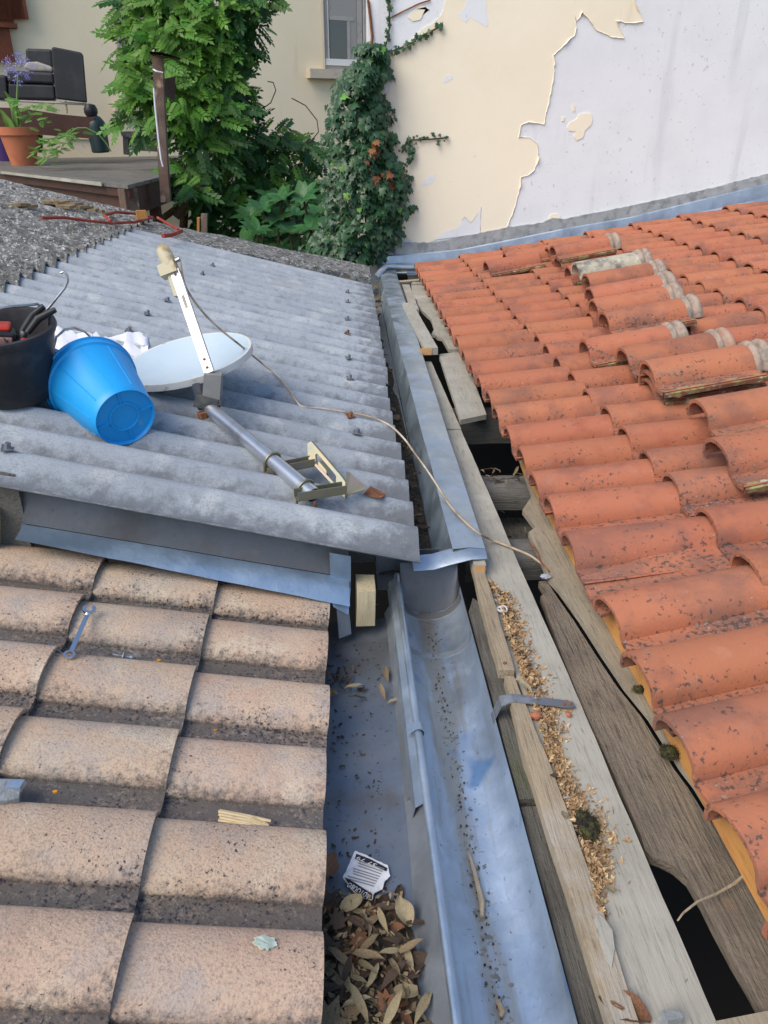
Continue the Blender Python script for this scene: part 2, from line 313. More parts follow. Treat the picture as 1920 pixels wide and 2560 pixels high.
M['cable'] = mat('grubby_cable', (.42, .32, .22), [dict(c=(.24, .19, .14), s=12, lo=.45, hi=.65), dict(c=(.58, .52, .43), s=7, lo=.5, hi=.7)], rough=.7)
M['red_cable'] = mat('red_cable', (.30, .045, .03), [dict(c=(.35, .13, .10), s=9, lo=.5, hi=.7)], rough=.6)
M['washer'] = mat('washer_plate', (.21, .22, .24), [dict(c=(.32, .33, .35), s=25, lo=.5, hi=.7)], rough=.5, metal=.6)
M['paper'] = mat('torn_paper', (.66, .67, .69), [dict(c=(.40, .36, .30), s=30, lo=.6, hi=.75, f=.7)], rough=.9)
M['ink'] = mat('black_ink', (.02, .02, .025), rough=.8)
M['ink_grey'] = mat('grey_ink', (.22, .22, .24), rough=.9)
M['void'] = mat('near_black_box', (.03, .027, .025), rough=1)
M['soil'] = mat('leaf_mould', (.055, .045, .033), [dict(c=(.12, .09, .06), s=35, lo=.5, hi=.65), dict(c=(.02, .018, .015), s=60, lo=.5, hi=.65)], rough=1, bump=[(50, .01)])
M['ground'] = mat('bare_earth', (.10, .085, .06), [dict(c=(.06, .06, .035), s=2, lo=.45, hi=.65)], rough=1, bump=[(6, .05)])
def leafmat(name, a, b_, c=None, tr=.25, rough=.5):
    L_ = [dict(c=b_, s=9, lo=.4, hi=.65)]
    if c: L_.append(dict(c=c, s=30, lo=.6, hi=.7, f=.8))
    return mat(name, a, L_, rough=rough, rnd=.5, hue=.03, trans=tr, spec=.4)
M['ivy'] = leafmat('ivy_leaf', (.022, .066, .024), (.036, .095, .030), tr=.08, rough=.38)
M['ivy_new'] = leafmat('young_ivy_leaf', (.10, .26, .03), (.15, .32, .05))
M['ivy_dead'] = leafmat('dead_ivy_leaf', (.28, .11, .045), (.20, .09, .04), tr=.1, rough=.8)
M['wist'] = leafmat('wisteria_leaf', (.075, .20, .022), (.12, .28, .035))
M['wist_dark'] = leafmat('shaded_wisteria_leaf', (.028, .095, .018), (.045, .13, .025))  # darker copy of the leaf green, shade put into the colour
M['shrub'] = leafmat('glossy_shrub_leaf', (.035, .125, .035), (.055, .17, .05), tr=.15, rough=.35)
M['strap'] = leafmat('strap_leaf', (.13, .25, .045), (.10, .20, .04))
M['stem'] = mat('brown_stem', (.085, .05, .03), [dict(c=(.13, .09, .055), s=20, lo=.5, hi=.7)], rough=.9, bump=[(30, .004)])
M['green_stem'] = mat('green_stem', (.12, .20, .06), rough=.6)
M['petal'] = mat('lilac_petal', (.30, .25, .66), [dict(c=(.42, .38, .78), s=40, lo=.45, hi=.6)], rough=.7, rnd=.2)
for k, (a, b_, c) in dict(tan=((.27, .20, .115), (.19, .14, .08), (.36, .28, .17)), brown=((.105, .072, .05), (.07, .048, .035), (.16, .12, .085)), rust=((.25, .12, .06), (.17, .08, .045), (.32, .18, .10)), straw=((.38, .31, .185), (.28, .23, .135), (.47, .41, .27))).items():
    M['dead_'+k] = mat('dead_leaf_'+k, a, [dict(c=b_, s=22, lo=.4, hi=.65), dict(c=c, s=60, lo=.55, hi=.7, f=.7)], rough=.85, rnd=.4, bump=[(60, .003)])
M['fluff'] = mat('tan_chaff', (.40, .26, .135), [dict(c=(.30, .19, .10), s=40, lo=.42, hi=.6), dict(c=(.62, .48, .28), s=70, lo=.52, hi=.66), dict(c=(.35, .33, .30), s=25, lo=.62, hi=.7)], rough=1)
M['moss'] = mat('moss', (.045, .042, .022), [dict(c=(.09, .085, .03), s=60, lo=.45, hi=.6), dict(c=(.02, .018, .014), s=35, lo=.5, hi=.62)], rough=1, bump=[(90, .01)])
M['shard'] = mat('pale_shard', (.55, .53, .50), rough=.8)
M['foil'] = mat('crumpled_foil', (.6, .62, .66), rough=.4, metal=.6)

# ================================================================== SETTING
YW = 7.75                                   # the peeling wall stands across the far end of the roofs
g = MB(); g.poly([(-1500, -1500, -3.2), (1500, -1500, -3.2), (1500, 1500, -3.2), (-1500, 1500, -3.2)])
struct(g.build('ground', M['ground'], o=(0, 0, -3.2)))
# added box under the roofs: near-black walls and floor keep the board gaps dark
g = MB()
X0, X1, Y0, Y1, ZB = -3.4, 6.2, -.6, 7.4, -1.6
for a, b in (((X0, Y0), (X1, Y0)), ((X1, Y0), (X1, Y1)), ((X1, Y1), (X0, Y1)), ((X0, Y1), (X0, Y0))):
    g.poly([(a[0], a[1], ZB), (b[0], b[1], ZB), (b[0], b[1], -.16), (a[0], a[1], -.16)])
g.poly([(X0, Y0, ZB), (X1, Y0, ZB), (X1, Y1, ZB), (X0, Y1, ZB)])
struct(g.build('added_dark_box', M['void'], o=(1, 3, ZB)))

# ================================================================== RIGHT ROOF (orange clay tiles rising to the right)
RS = math.radians(9.6); EX, EZ = .70, .115   # eave nose line; EZ = bed of the tiles there
def rbase(x): return EZ + (x-EX)*math.tan(RS)
rroof = thing('tiled_roof', 'orange clay tiled roof rising from the gutter boards to the peeling wall', 'roof', (EX, 4, EZ-.05))
u_ = MB(); u_.sheet([[(.80, -.2, rbase(.80)-.035), (.80, 7.6, rbase(.80)-.035)], [(6.2, -.2, rbase(6.2)-.035), (6.2, 7.6, rbase(6.2)-.035)]], (0, 0, -.02))
u_.build('hidden_backing', M['wood_dark'], rroof)  # unseen sheet added to stop light leaking between the tiles
def tile_mesh(name, length, hw, hgt, pan, th, taper, nseg=6, seed=0, lip=.006, step=.014, flip=False):
    """roman tile: crown arch of half width hw with a flat pan on its -v side; u runs up the slope from the nose"""
    b = MB(); prof = [(hw, 0, .15)]
    n = 11
    for i in range(n+1):
        t = math.pi*i/n
        prof.append((hw*math.cos(t)*1.0, (step if i > n/2 else .010) + (hgt-(step if i > n/2 else .010))*(math.sin(t)**.85), .9*max(0, (i/n-.62))*1.6 + (.3 if i < 2 else 0)))
    prof += [(-hw-.0008, .0075, 1.0), (-hw-pan*.25, .008, 1.0), (-hw-pan*.55, .007, 1.0), (-hw-pan*.86, .009, .9), (-hw-pan*.95, .009+lip, .6), (-hw-pan, .006+lip, .5)]
    rows, av = [], []; us = [0, .012] + [length*k/nseg for k in range(1, nseg+1)]
    for u in us:
        s = 1 - taper*u/length; row = []; ar = []
        for (v, h, d) in prof:
            wob = .0011*nz(u*7+seed, v*14, seed*3.1)
            hh = (h*s if v > -hw else h) + wob
            row.append(Vector((u, v*s if v > -hw else v, hh))); ar.append(min(1, d + (.25 if u < .02 else 0)))
        rows.append(row); av.append(ar)
    b.grid(rows, av)
    lo = []
    for r in rows:
        q = []
        for k, p in enumerate(r):
            t = (r[min(k+1, len(r)-1)] - r[max(k-1, 0)]); nrm = Vector((0, -t.z, t.y)).normalized()
            q.append(p + nrm*(th if nrm.z < 0 else -th) if abs(nrm.z) > .15 else p + Vector((0, -th*(1 if p.y > 0 else -1), 0)))
        lo.append(q)
    o = b.grid([[p for p in r] for r in lo], [[.8]*len(prof) for r in lo])
    base = 0; nc = len(prof); nr = len(rows); lob = nr*nc
    for k in range(nc-1):
        b.f.append([k, k+1, lob+k+1, lob+k]); q = (nr-1)*nc; b.f.append([q+k+1, q+k, lob+q+k, lob+q+k+1])
    for i in range(nr-1):
        b.f.append([(i+1)*nc, i*nc, lob+i*nc, lob+(i+1)*nc]); b.f.append([i*nc+nc-1, (i+1)*nc+nc-1, lob+(i+1)*nc+nc-1, lob+i*nc+nc-1])
    if flip:
        for p in b.v: p.y = -p.y
    me = b.mesh(name, (0, 0, 0), 42); return me
RT = [tile_mesh('roof_tile', .455, .088, .080, .090, .013, .10, seed=i) for i in range(5)]
for m_ in RT: m_.materials.append(M['clay'])
rows1 = [.49, .74, .987, 1.239, 1.466, 1.72, 2.093, 2.36, 2.561, 2.814, 3.056, 3.304, 3.533, 3.78, 4.03, 4.29, 4.593, 4.86, 5.135, 5.38, 5.64, 5.90, 6.15, 6.40, 6.66, 6.90, 7.14, 7.38]
rows2 = [.60, .84, 1.075, 1.31, 1.56, 1.81, 2.085, 2.365, 2.577, 2.831, 3.077, 3.323, 3.596, 3.863, 4.115, 4.33, 4.619, 4.884, 5.12, 5.374, 5.64, 5.90, 6.15, 6.40, 6.66, 6.90, 7.14, 7.38]
colsX = [.70, 1.118, 1.505, 1.875, 2.27, 2.69, 3.12, 3.55, 3.98]
def proj(p):
    v = Vector(p)-_c; wv = v.dot(_f); return (960+F_PX*v.dot(_r)/wv, 1280-F_PX*v.dot(_u)/wv) if wv > .05 else (9e9, 9e9)
tilt = .022/.42
random.seed(11)
for k in range(len(rows1)):
    for c, x in enumerate(colsX):
        y = (rows1[k] if c == 0 else rows2[k]) - .022
        if c > 1 and k < 6: y = rows2[k] - .022 + .03*(c-1)
        yaw = random.uniform(-.012, .012) + (.14 if (k < 6 and c == 0) else (.05 if k < 6 else 0))
        p = Vector((x + random.uniform(-.006, .006), y, rbase(x) + .016 + random.uniform(-.003, .003)))
        sx, sy = proj(p); sx2, sy2 = proj(p+Vector((.3, -.1, 0)))
        if min(sx, sx2) > 2350 or min(sy, sy2) > 3000 or p.y < .45: continue
        Mx = Matrix.Translation(p) @ Matrix.Rotation(yaw, 4, 'Z') @ Matrix.Rotation(-RS + tilt, 4, 'Y') @ Matrix.Rotation(random.uniform(-.02, .02), 4, 'X')
        inst('roof_tile', random.choice(RT), Mx, rroof)
# broken pale shard and mortar showing in the gap of the eave
b = MB(); q = [atz(1312, 1297, .135), atz(1395, 1268, .145), atz(1475, 1255, .15), atz(1478, 1262, .145), atz(1320, 1308, .13)]
b.prism(q, (0, 0, -.012)); b.build('broken_edge', M['clay_tail'], rroof)
b = MB(); rows = []
for i in range(9):
    x = .70+.46*i/8; rows.append([Vector((x, 1.74+.09*(x-.7)/.42+.20*j/6, rbase(x)+.018+.006*math.cos(j*1.05)+.002*nz(x*9, j, 1))) for j in range(7)])
b.sheet(rows, (0, 0, -.012), [[.9]*7 for _ in rows]); b.build('bared_pan', M['clay'], rroof, 40)
# ---- loose tiles laid in a heap on the roof
LT = tile_mesh('loose_tile_body', .40, .092, .085, .085, .014, .06, seed=9); LT.materials.append(M['clay'])
LTO = LT.copy(); LTO.materials.clear(); LTO.materials.append(M['clay_old'])
def tail_mesh():
    b = MB(); rows = []; n = 11
    for u, e in ((.375, -.003), (.394, -.002), (.400, .010), (.412, .015), (.422, .010), (.428, -.006), (.440, -.007), (.446, .009), (.458, .014), (.470, .009), (.478, -.004)):
        rows.append([Vector((u, .086*(1+e*4)*math.cos(math.pi*i/n), .008+(.071+e)*math.sin(math.pi*i/n)**.85)) for i in range(n+1)])
    b.sheet(rows, (0, 0, -.016)); return b.mesh('ribbed_tail', (0, 0, 0), 50)
TAIL = tail_mesh(); TAIL.materials.append(M['clay_tail'])
def edge_mesh():
    b = MB(); rows = []
    for i in range(15):
        u = .005+.40*i/14
        z0 = -.012-.016*max(0, nz(i*1.7, 3.1, .2))*2 * (1 if i < 7 else .3)
        rows.append([Vector((u, -.165+.006*nz(i*2.2, 0, 5), .012)), Vector((u, -.182, .004)), Vector((u, -.178+.008*nz(i*1.3, 7, 0), z0))])
    b.sheet(rows, (0, .012, 0)); return b.mesh('mossy_edge', (0, 0, 0), 30)
EDGE = edge_mesh(); EDGE.materials.append(M['clay_edge'])
rn = Vector((-math.sin(RS), 0, math.cos(RS)))
def loose(px, py, h, label, yaw=0.0, old=False, tail=True, roll=0.0, pitch=0.0, edge=True, sc=1.07):
    """nose crown seen at (px,py); h = height of that crown above the roof's crowns"""
    h += .040; c = atpl(px, py, (EX, 0, EZ+.085+h), rn); p = Vector((c.x, c.y-.01, c.z-.088))
    t = thing('loose_roof_tile', label, 'roof tile', p, 'loose tiles heaped on the tiled roof')
    Mx = Matrix.Translation(p) @ Matrix.Rotation(yaw, 4, 'Z') @ Matrix.Rotation(-RS-pitch, 4, 'Y') @ Matrix.Rotation(roll, 4, 'X') @ Matrix.Scale(sc, 4)
    inst('tile_body', LTO if old else LT, Mx, t)
    if tail: inst('ribbed_tail', TAIL, Mx, t)
    if edge: inst('mossy_edge', EDGE, Mx, t)
    return t
B2 = crop(1420, 560, 500/1659)
LZ = [
 ((672, 1140), .100, 'thick orange loose tile on top of a stack of three, ribbed tail towards the wall', dict(yaw=.0)),
 ((672, 1215), .045, 'middle loose tile squeezed in the stack of three, only its ragged edge showing', dict(yaw=.03, tail=False)),
 ((672, 1285), -.004, 'bottom loose tile of the stack of three, resting on the roof crowns', dict(yaw=.02, tail=False)),
 ((470, 1030), .045, 'orange loose tile leaning beside the stack of three, arched nose open', dict(yaw=.02)),
 ((150, 960), .030, 'orange loose tile lying alone above the stack of three, with mossy nose edge', dict(yaw=.02)),
 ((310, 730), .075, 'loose tile on top of a mossy pair, red rim sticking out past its tail', dict(yaw=.03)),
 ((345, 775), .020, 'red loose tile under the mossy pair, its bare rim longer than the tile above', dict(yaw=.03, tail=False)),
 ((222, 625), .060, 'loose tile with stained nose between two pairs of stacked tiles', dict(yaw=.02)),
 ((190, 525), .090, 'loose tile crowning a pair, pale ribbed tail above a bare red rim', dict(yaw=.04)),
 ((215, 575), .030, 'bare red loose tile carrying the pale ribbed one', dict(yaw=.04, tail=False)),
 ((160, 415), .075, 'loose tile right below the grey cream one, long pale underside seam', dict(yaw=.03)),
 ((70, 320), .110, 'grey cream lichen-black loose tile, the only one that is not orange', dict(yaw=.03, old=True, tail=True)),
 ((10, 350), .040, 'loose tile wedged under the grey cream one with dark broken nose', dict(yaw=.02, tail=False)),
]
for (px, py), h, lab, kw in LZ: loose(*B2(px, py), h, lab, **kw)
B1 = crop(1020, 600, 500/1659)
loose(*B1(1210, 45), .120, 'loose tile on top of the stack nearest the blue flashing', yaw=.05)
loose(*B1(1165, 60), .060, 'loose tile in the middle of the stack nearest the blue flashing', yaw=.04, tail=False)
loose(*B1(1250, 135), .050, 'bare red loose tile at the foot of the stack nearest the blue flashing', yaw=.06, tail=False)
loose(*B1(655, 175), .040, 'flat lying loose tile with a pale smear, by the flashing at the eave end', yaw=.10, tail=False)
loose(*B1(812, 105), .055, 'loose tile touching the blue flashing behind the pale-smeared one', yaw=.03, tail=False)
B3 = crop(1220, 980, 700/1659)
loose(*B3(1262, 50), .060, 'loose tile with wide open orange nose and mossy underside, below the stack of three', yaw=.03, tail=False)
loose(*B3(1370, 285), .045, 'loose tile with tilted nose over the eave side row, moss hanging under it', yaw=.05, tail=False, roll=.06)

# ================================================================== LEFT TILED ROOF (peach tiles falling towards the valley)
LS = math.radians(13); LX, LZ0 = -.065, -.008
lroof = thing('tiled_roof', 'weathered peach tiled roof with black lichen below the corrugated sheets', 'roof', (LX-.5, 1.2, LZ0))
u_ = MB(); u_.sheet([[(-.16, .1, -.04), (-.16, 2.1, -.04)], [(-1.9, .1, -.04+1.74*math.tan(LS)), (-1.9, 2.1, -.04+1.74*math.tan(LS))]], (0, 0, -.02))
u_.build('hidden_backing', M['mortar'], lroof)
PT = [tile_mesh('roof_tile', .385, .085, .056, .066, .012, .04, seed=20+i, lip=.003, step=.019, flip=True) for i in range(6)]
for m_ in PT: m_.materials.append(M['peach'])
random.seed(5)
for yc in (1.992, 1.779, 1.540, 1.312, 1.073, .846, .622, .40):
    for c in range(5):
        x = LX - .332*c + random.uniform(-.004, .004)
        p = Vector((x, yc - .007 + random.uniform(-.003, .003), LZ0 + (LX-x)*math.tan(LS) + .008))
        Mx = Matrix.Translation(p) @ Matrix.Rotation(random.uniform(-.008, .008), 4, 'Z') @ Matrix.Rotation(math.pi, 4, 'Z') @ Matrix.Rotation(-LS + .018/.35, 4, 'Y')
        inst('roof_tile', random.choice(PT), Mx, lroof)

# ================================================================== CORRUGATED ROOF
CS = math.radians(13.5); CX, CZ = .23, .200; CT = math.tan(CS); AMP, PIT = .034, .177; YF = 1.985
cn = Vector((math.sin(CS), 0, math.cos(CS)))
def croof(x): return CZ - (x-CX)*CT
def wave(y): c = math.cos(2*math.pi*(y-(YF+.115))/PIT); return AMP*(c*.86 + .14*c*abs(c))
def oncrest(px, py, dz=0): return atpl(px, py, (CX, 0, CZ+AMP+dz), cn)
corr = thing('corrugated_roof', 'light grey corrugated fibre cement roof carrying the buckets and the dish', 'roof', (-.6, 4.2, .2))
def corr_sheet(name, y0, y1, xa, xb, dz, m, parent, th=.0065, rough=0.0, nx=9, front=False, seed=0, ny=10):
    """xa = lower edge, xb = upper edge (functions of y or numbers)"""
    b = MB(); n = max(6, int((y1-y0)/PIT*ny)); rows = []; av = []
    fa = xa if callable(xa) else (lambda y: xa); fb = xb if callable(xb) else (lambda y: xb)
    for j in range(n+1):
        y = y0+(y1-y0)*j/n; r = []; a = []
        for i in range(nx+1):
            x = fa(y)+(fb(y)-fa(y))*i/nx
            z = croof(x)+wave(y)+dz
            if rough: z += rough*(nz(x*16, y*16, seed)+.6*nz(x*40, y*40, seed+9)+.5*nz(x*5, y*5, seed+3))
            r.append(Vector((x, y, z))); a.append(.6*(1-(wave(y)/AMP+1)/2) + (.5 if i == 0 else 0))  # mask grows towards the hollows, for grime and painted shade
        rows.append(r); av.append(a)
    b.sheet(rows, (0, 0, -th), av); return b.build(name, m, parent, 50)
SW = .885; ends = [.222, .212, .232, .240, .250, .258]
lap = lambda y: -1.66 + .02*(y-4)           # where the old upper row laps over
def back(x): return 6.05 + (x+1.56)*.29     # far edge of the light sheets
for i in range(5):
    y0 = YF+SW*i; y1 = y0+SW+.06
    if i == 4: y1 = y0+SW*.80
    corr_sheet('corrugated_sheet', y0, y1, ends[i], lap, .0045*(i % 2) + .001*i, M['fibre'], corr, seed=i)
old = thing('old_roof', 'crusted dark grey lichen covered corrugated roof edge below the wooden deck', 'roof', (-2.3, 5.2, .6))
for i in range(4):
    y0 = 3.1+SW*i+.177*2; y1 = min(y0+SW+.03, 6.93)
    corr_sheet('old_sheet', y0, y1, (lambda y: -1.585+.02*(y-4)), -3.3, .022+.002*(i % 2), M['lichen'], old, .012, .010, nx=40, seed=i*3, ny=14)
corr_sheet('old_sheet', 2.6, 3.12+.354, (lambda y: -1.585+.02*(y-4)), -3.3, .02, M['lichen'], old, .012, .010, nx=30, seed=31, ny=12)
b = MB(); rows = []                          # verge strip of crusted mortar closing the far end
for j in range(13):
    r = []
    for i in range(61):
        x = .262 - 1.86*i/60; ya = back(x)+.07; yb = 6.83+(x+1.49)*.21
        y = ya+(yb-ya)*j/12
        r.append(Vector((x, y, croof(x)+.030+.010*nz(x*18, y*18, 1)+.008*nz(x*45, y*45, 4)+.004*math.cos(2*math.pi*y/PIT) - (.02 if j in (0, 12) else 0))))
    rows.append(r)
b.sheet(rows, (0, 0, -.05)); b.build('crusted_verge', M['lichen'], old, 60)
# fixings with square washers on the crests
def fixing(px, py, rusty=False, big=False):
    p = oncrest(px, py); k = round((p.y-(YF+.115))/PIT); p.y = YF+.115+k*PIT; p.z = croof(p.x)+AMP+.006
    s = .017 if not big else .030; a = random.uniform(.2, 1.2)
    b = MB(); X = Vector((math.cos(CS), 0, -math.sin(CS))); Yv = Vector((0, 1, 0))
    pts = []
    for k2 in range(4):
        t = a+math.pi/2*k2; pts.append(p + X*(s*1.4*math.cos(t)) + Yv*(s*1.4*math.sin(t)) + cn*(.006*(1 if k2 % 2 else -.3)))
    b.prism(pts, -cn*.003)
    if not big: b.tube([p, p+cn*.018], .008, 6)
    b.build('roof_fixing', M['rust' if rusty else 'washer'], corr)
C5 = crop(380, 580, 640/1659); C4 = crop(0, 560, 640/1659)
for x, y, r_, bg_ in ((120, 435, 0, 0), (335, 270, 0, 0), (402, 213, 0, 0), (1268, 380, 0, 0), (1268, 445, 0, 0), (1265, 560, 0, 0), (1268, 650, 1, 0), (1275, 812, 0, 0), (1282, 938, 0, 0), (1285, 1180, 1, 0), (1335, 1365, 0, 0), (1452, 1760, 1, 1)): fixing(*C5(x, y), r_, bg_)
for x, y in ((100, 1420), (820, 720), (935, 615)): fixing(*C4(x, y))

# ---- zinc step flashing closing the front of the corrugated roof
fl = thing('step_flashing', 'folded zinc flashing under the corrugated edge, blue lower lip on the peach tiles', 'flashing', (-.5, 2.05, .05))
def tl(x): return LZ0+.062+(LX-x)*math.tan(LS)          # top of the peach crowns
b = MB(); rows = []
xs = [-.935+.0495*i for i in range(20)]
for x in xs: rows.append([Vector((x, 2.085, croof(x)-.015)), Vector((x, 2.060, (croof(x)+tl(x))/2+.03)), Vector((x, 2.030, tl(x)+.066+.003*nz(x*5, 1, 1)))])
b.sheet(rows, (0, .002, 0)); b.build('upstand', M['zinc_shaded'], fl, 60)
b = MB(); rows = []
for x in xs: rows.append([Vector((x, 2.029, tl(x)+.064+.003*nz(x*5, 1, 1))), Vector((x, 2.006, tl(x)+.056)), Vector((x, 1.980, tl(x)+.034+.02*(-.05-x))), Vector((x, 1.962, tl(x)+.008+.048*(-.05-x)+.003*nz(x*9, 2, 1)))])
b.sheet(rows, (0, .001, -.0015)); b.build('lower_lip', M['zinc_lip'], fl, 40)
b = MB(); b.sheet([[Vector((-.052, 2.02, .20)), Vector((.012, 2.02, .185))], [Vector((-.052, 2.026, tl(-.05)+.06)), Vector((.010, 2.02, .07))], [Vector((-.045, 1.955, tl(-.05)-.002)), Vector((.0, 1.962, .012))]], (0, .002, 0)); b.build('corner_piece', M['zinc_lip'], fl)
b = MB(); b.sheet([[Vector((-.035, 1.965, .035)), Vector((.002, 1.98, .03))], [Vector((-.030, 1.935, -.055)), Vector((.008, 1.95, -.05))]], (0, .002, 0)); b.build('hanging_tab', M['zinc_dark'], fl)
b = MB(); b.box((-1.04, 2.02, .30), (.07, .06, .16), Matrix.Rotation(.2, 3, 'Y')); tag(b.build('mortar_lump', M['wood_end']), 'crumbling yellowish block at the upper end of the step flashing', 'block')
b = MB(); b.sheet([[Vector((-1.3, 2.03, croof(-1.3)-.01)), Vector((-.93, 2.04, croof(-.93)-.01))], [Vector((-1.3, 2.03, .2)), Vector((-.93, 2.04, .18))]], (0, .02, 0)); tag(b.build('closing_board', M['wood_dark']), 'dark board closing the gap behind the end of the step flashing', 'board')
b = MB(); b.box((.055, 2.03, .020), (.058, .10, .125), Matrix.Rotation(.03, 3, 'Y'), .003); tag(b.build('timber_block', M['wood_end']), 'pale upright timber end between the step flashing and the gutter', 'timber')
b = MB(); b.box((-.02, 2.30, .09), (.30, .04, .16)); tag(b.build('timber', M['wood_dark']), 'dark timber in the shade under the lowest corrugated edge', 'timber')

# ================================================================== VALLEY SHEET + HALF ROUND GUTTER + BOX GUTTER
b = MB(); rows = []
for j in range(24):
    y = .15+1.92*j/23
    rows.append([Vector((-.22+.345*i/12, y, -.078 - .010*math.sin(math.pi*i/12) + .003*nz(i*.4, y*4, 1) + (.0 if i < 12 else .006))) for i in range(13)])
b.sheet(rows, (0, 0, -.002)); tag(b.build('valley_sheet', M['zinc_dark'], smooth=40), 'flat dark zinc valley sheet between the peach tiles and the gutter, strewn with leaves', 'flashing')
gut = thing('gutter', 'half round zinc gutter with beaded edge, blue grey and stained along its bottom', 'gutter', (.265, 1.3, -.10))
GXc, GR = .268, .098
b = MB(); rows = []; av = []
for j in range(40):
    y = .15+2.08*j/39; r = []; a = []
    for i in range(21):
        t = math.pi*(i/20)
        x = GXc - GR*math.cos(t)*1.0; z = -.006-.094*math.sin(t)**.8 + (.012*(i/20))
        r.append(Vector((x + .001*nz(y*3, i*.3, 2), y, z))); a.append(max(0, 1-abs(i-9.5)/3.2))
    rows.append(r); av.append(a)
b.sheet(rows, (0, 0, -.0015), av); trough = b.build('trough', M['zinc_gutter'], gut, 60)
b = MB(); b.tube([(GXc-GR-.004, .15+.05*i, .0025+.0007*nz(i*.5, 1, 1)) for i in range(42)], .0105, 10); b.build('bead', M['zinc'], gut, 60)
b = MB(); b.sheet([[Vector((GXc-GR-.004, y, -.002)), Vector((GXc-GR-.030, y, -.020)), Vector((GXc-GR-.036, y, -.052))] for y in (1.24, 1.5, 1.8, 2.1, 2.2)], (0, 0, -.0015)); b.build('apron', M['zinc'], gut, 30)
b = MB(); b.sheet([[Vector((GXc-GR-.008, y, -.010)), Vector((GXc-GR-.024, y, -.040)), Vector((GXc-GR-.050, y, -.074))] for y in (.15, .6, 1.0, 1.32)], (0, 0, -.0015)); b.build('apron', M['zinc_mid'], gut, 30)
b = MB(); b.sheet([[Vector((GXc-GR-.034, y, -.046)), Vector((GXc-GR-.052, y, -.080))] for y in (1.30, 1.6, 1.9, 2.1)], (0, 0, -.0015)); b.build('apron', M['zinc_mid'], gut, 30)
def arc(y, rr, w_, m, name, t0=.05, t1=.97, th=.002):
    b = MB(); rows = []
    for i in range(17):
        t = math.pi*(t0+(t1-t0)*i/16); x = GXc-rr*math.cos(t); z = -.006-(.094/GR*rr)*math.sin(t)**.8+.012*i/16
        rows.append([Vector((x, y + .006*nz(i*.9, 3, y), z)), Vector((x, y+w_ + .008*nz(i*.7, 1, y), z))])
    b.sheet(rows, (0, 0, -th)); return b.build(name, m, gut, 60)
arc(1.87, GR-.0015, .022, M['zinc_mid'], 'solder_joint'); 
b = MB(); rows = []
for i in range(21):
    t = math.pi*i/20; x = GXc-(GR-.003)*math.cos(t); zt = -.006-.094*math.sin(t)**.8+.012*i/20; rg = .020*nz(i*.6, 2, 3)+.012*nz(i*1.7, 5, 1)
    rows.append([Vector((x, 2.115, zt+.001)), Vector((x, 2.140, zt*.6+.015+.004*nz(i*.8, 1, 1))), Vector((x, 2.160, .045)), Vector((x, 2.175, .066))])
b.sheet(rows, (0, .004, -.004)); b.build('spout_back', M['zinc_shaded'], gut, 70)  # dark zinc for mud, with the shade under the pouring lip painted in
arc(2.075, GR-.0025, .030, M['zinc_brown'], 'mortar_seat', .06, .96, .003)
b = MB(); b.tube([(GXc-GR-.004 + .0145*math.cos(t), 1.47, .0025 + .0145*math.sin(t)) for t in [math.pi*(-.35+1.5*i/10) for i in range(11)]], .003, 5)
b2 = MB(); rows = []
for i in range(11):
    t = math.pi*(-.45+1.55*i/10); rows.append([Vector((GXc-GR-.004+.0150*math.cos(t)-(.012 if i > 8 else 0), y, .0025+.0150*math.sin(t))) for y in (1.45, 1.478)])
b2.sheet(rows, (0, 0, -.001)); b2.build('bead_clip', M['zinc'], gut, 40)
b = MB()                                       # flat strap holding the gutter to the board
b.sheet([[Vector((.362, 1.49, -.012)), Vector((.362, 1.525, -.012))], [Vector((.378, 1.485, .050)), Vector((.378, 1.52, .052))], [Vector((.405, 1.478, .0685)), Vector((.405, 1.508, .0685))], [Vector((.545, 1.455, .062)), Vector((.545, 1.482, .062))], [Vector((.556, 1.460, .061)), Vector((.556, 1.476, .061))]], (0, 0, -.003))
st = b.build('strap', M['washer'], gut)
b = MB()
for x in (.53, .545): b.tube([(x, 1.468, .061), (x, 1.468, .0665)], .004, 8)
b.build('strap_nail', M['rust'], st)

boxg = thing('box_gutter', 'straight zinc box gutter with wide folded flange beside the corrugated ends', 'gutter', (.33, 4.7, -.04))
YB0, YB1 = 2.17, 7.32
def bx_rows(prof, n=22, wob=.003):
    rows = []
    for j in range(n):
        t = j/(n-1); y = YB0+(YB1-YB0)*t
        rows.append([Vector((x+dx*t + wob*nz(y*2.3, i*3.3, 7), y, z+dz*t + wob*nz(y*3.1, i*2.2, 1))) for i, (x, dx, z, dz) in enumerate(prof)])
    return rows
b = MB(); b.sheet(bx_rows([(.10, .04, -.030, .02), (.20, .05, -.034, .02), (.302, .05, -.028, .02)]), (0, 0, -.002)); b.build('channel_floor', M['zinc_brown'], boxg, 40)
b = MB(); b.sheet(bx_rows([(.305, .050, -.030, .02), (.330, .030, .050, 0), (.347, .028, .116, .004)]), (.002, 0, 0)); b.build('side_wall', M['zinc'], boxg, 40)
b = MB(); b.sheet(bx_rows([(.345, .028, .118, .004), (.400, .050, .122, .004), (.452, .072, .114, .004)], wob=.004), (0, 0, -.002)); b.build('flange', M['zinc'], boxg, 40)
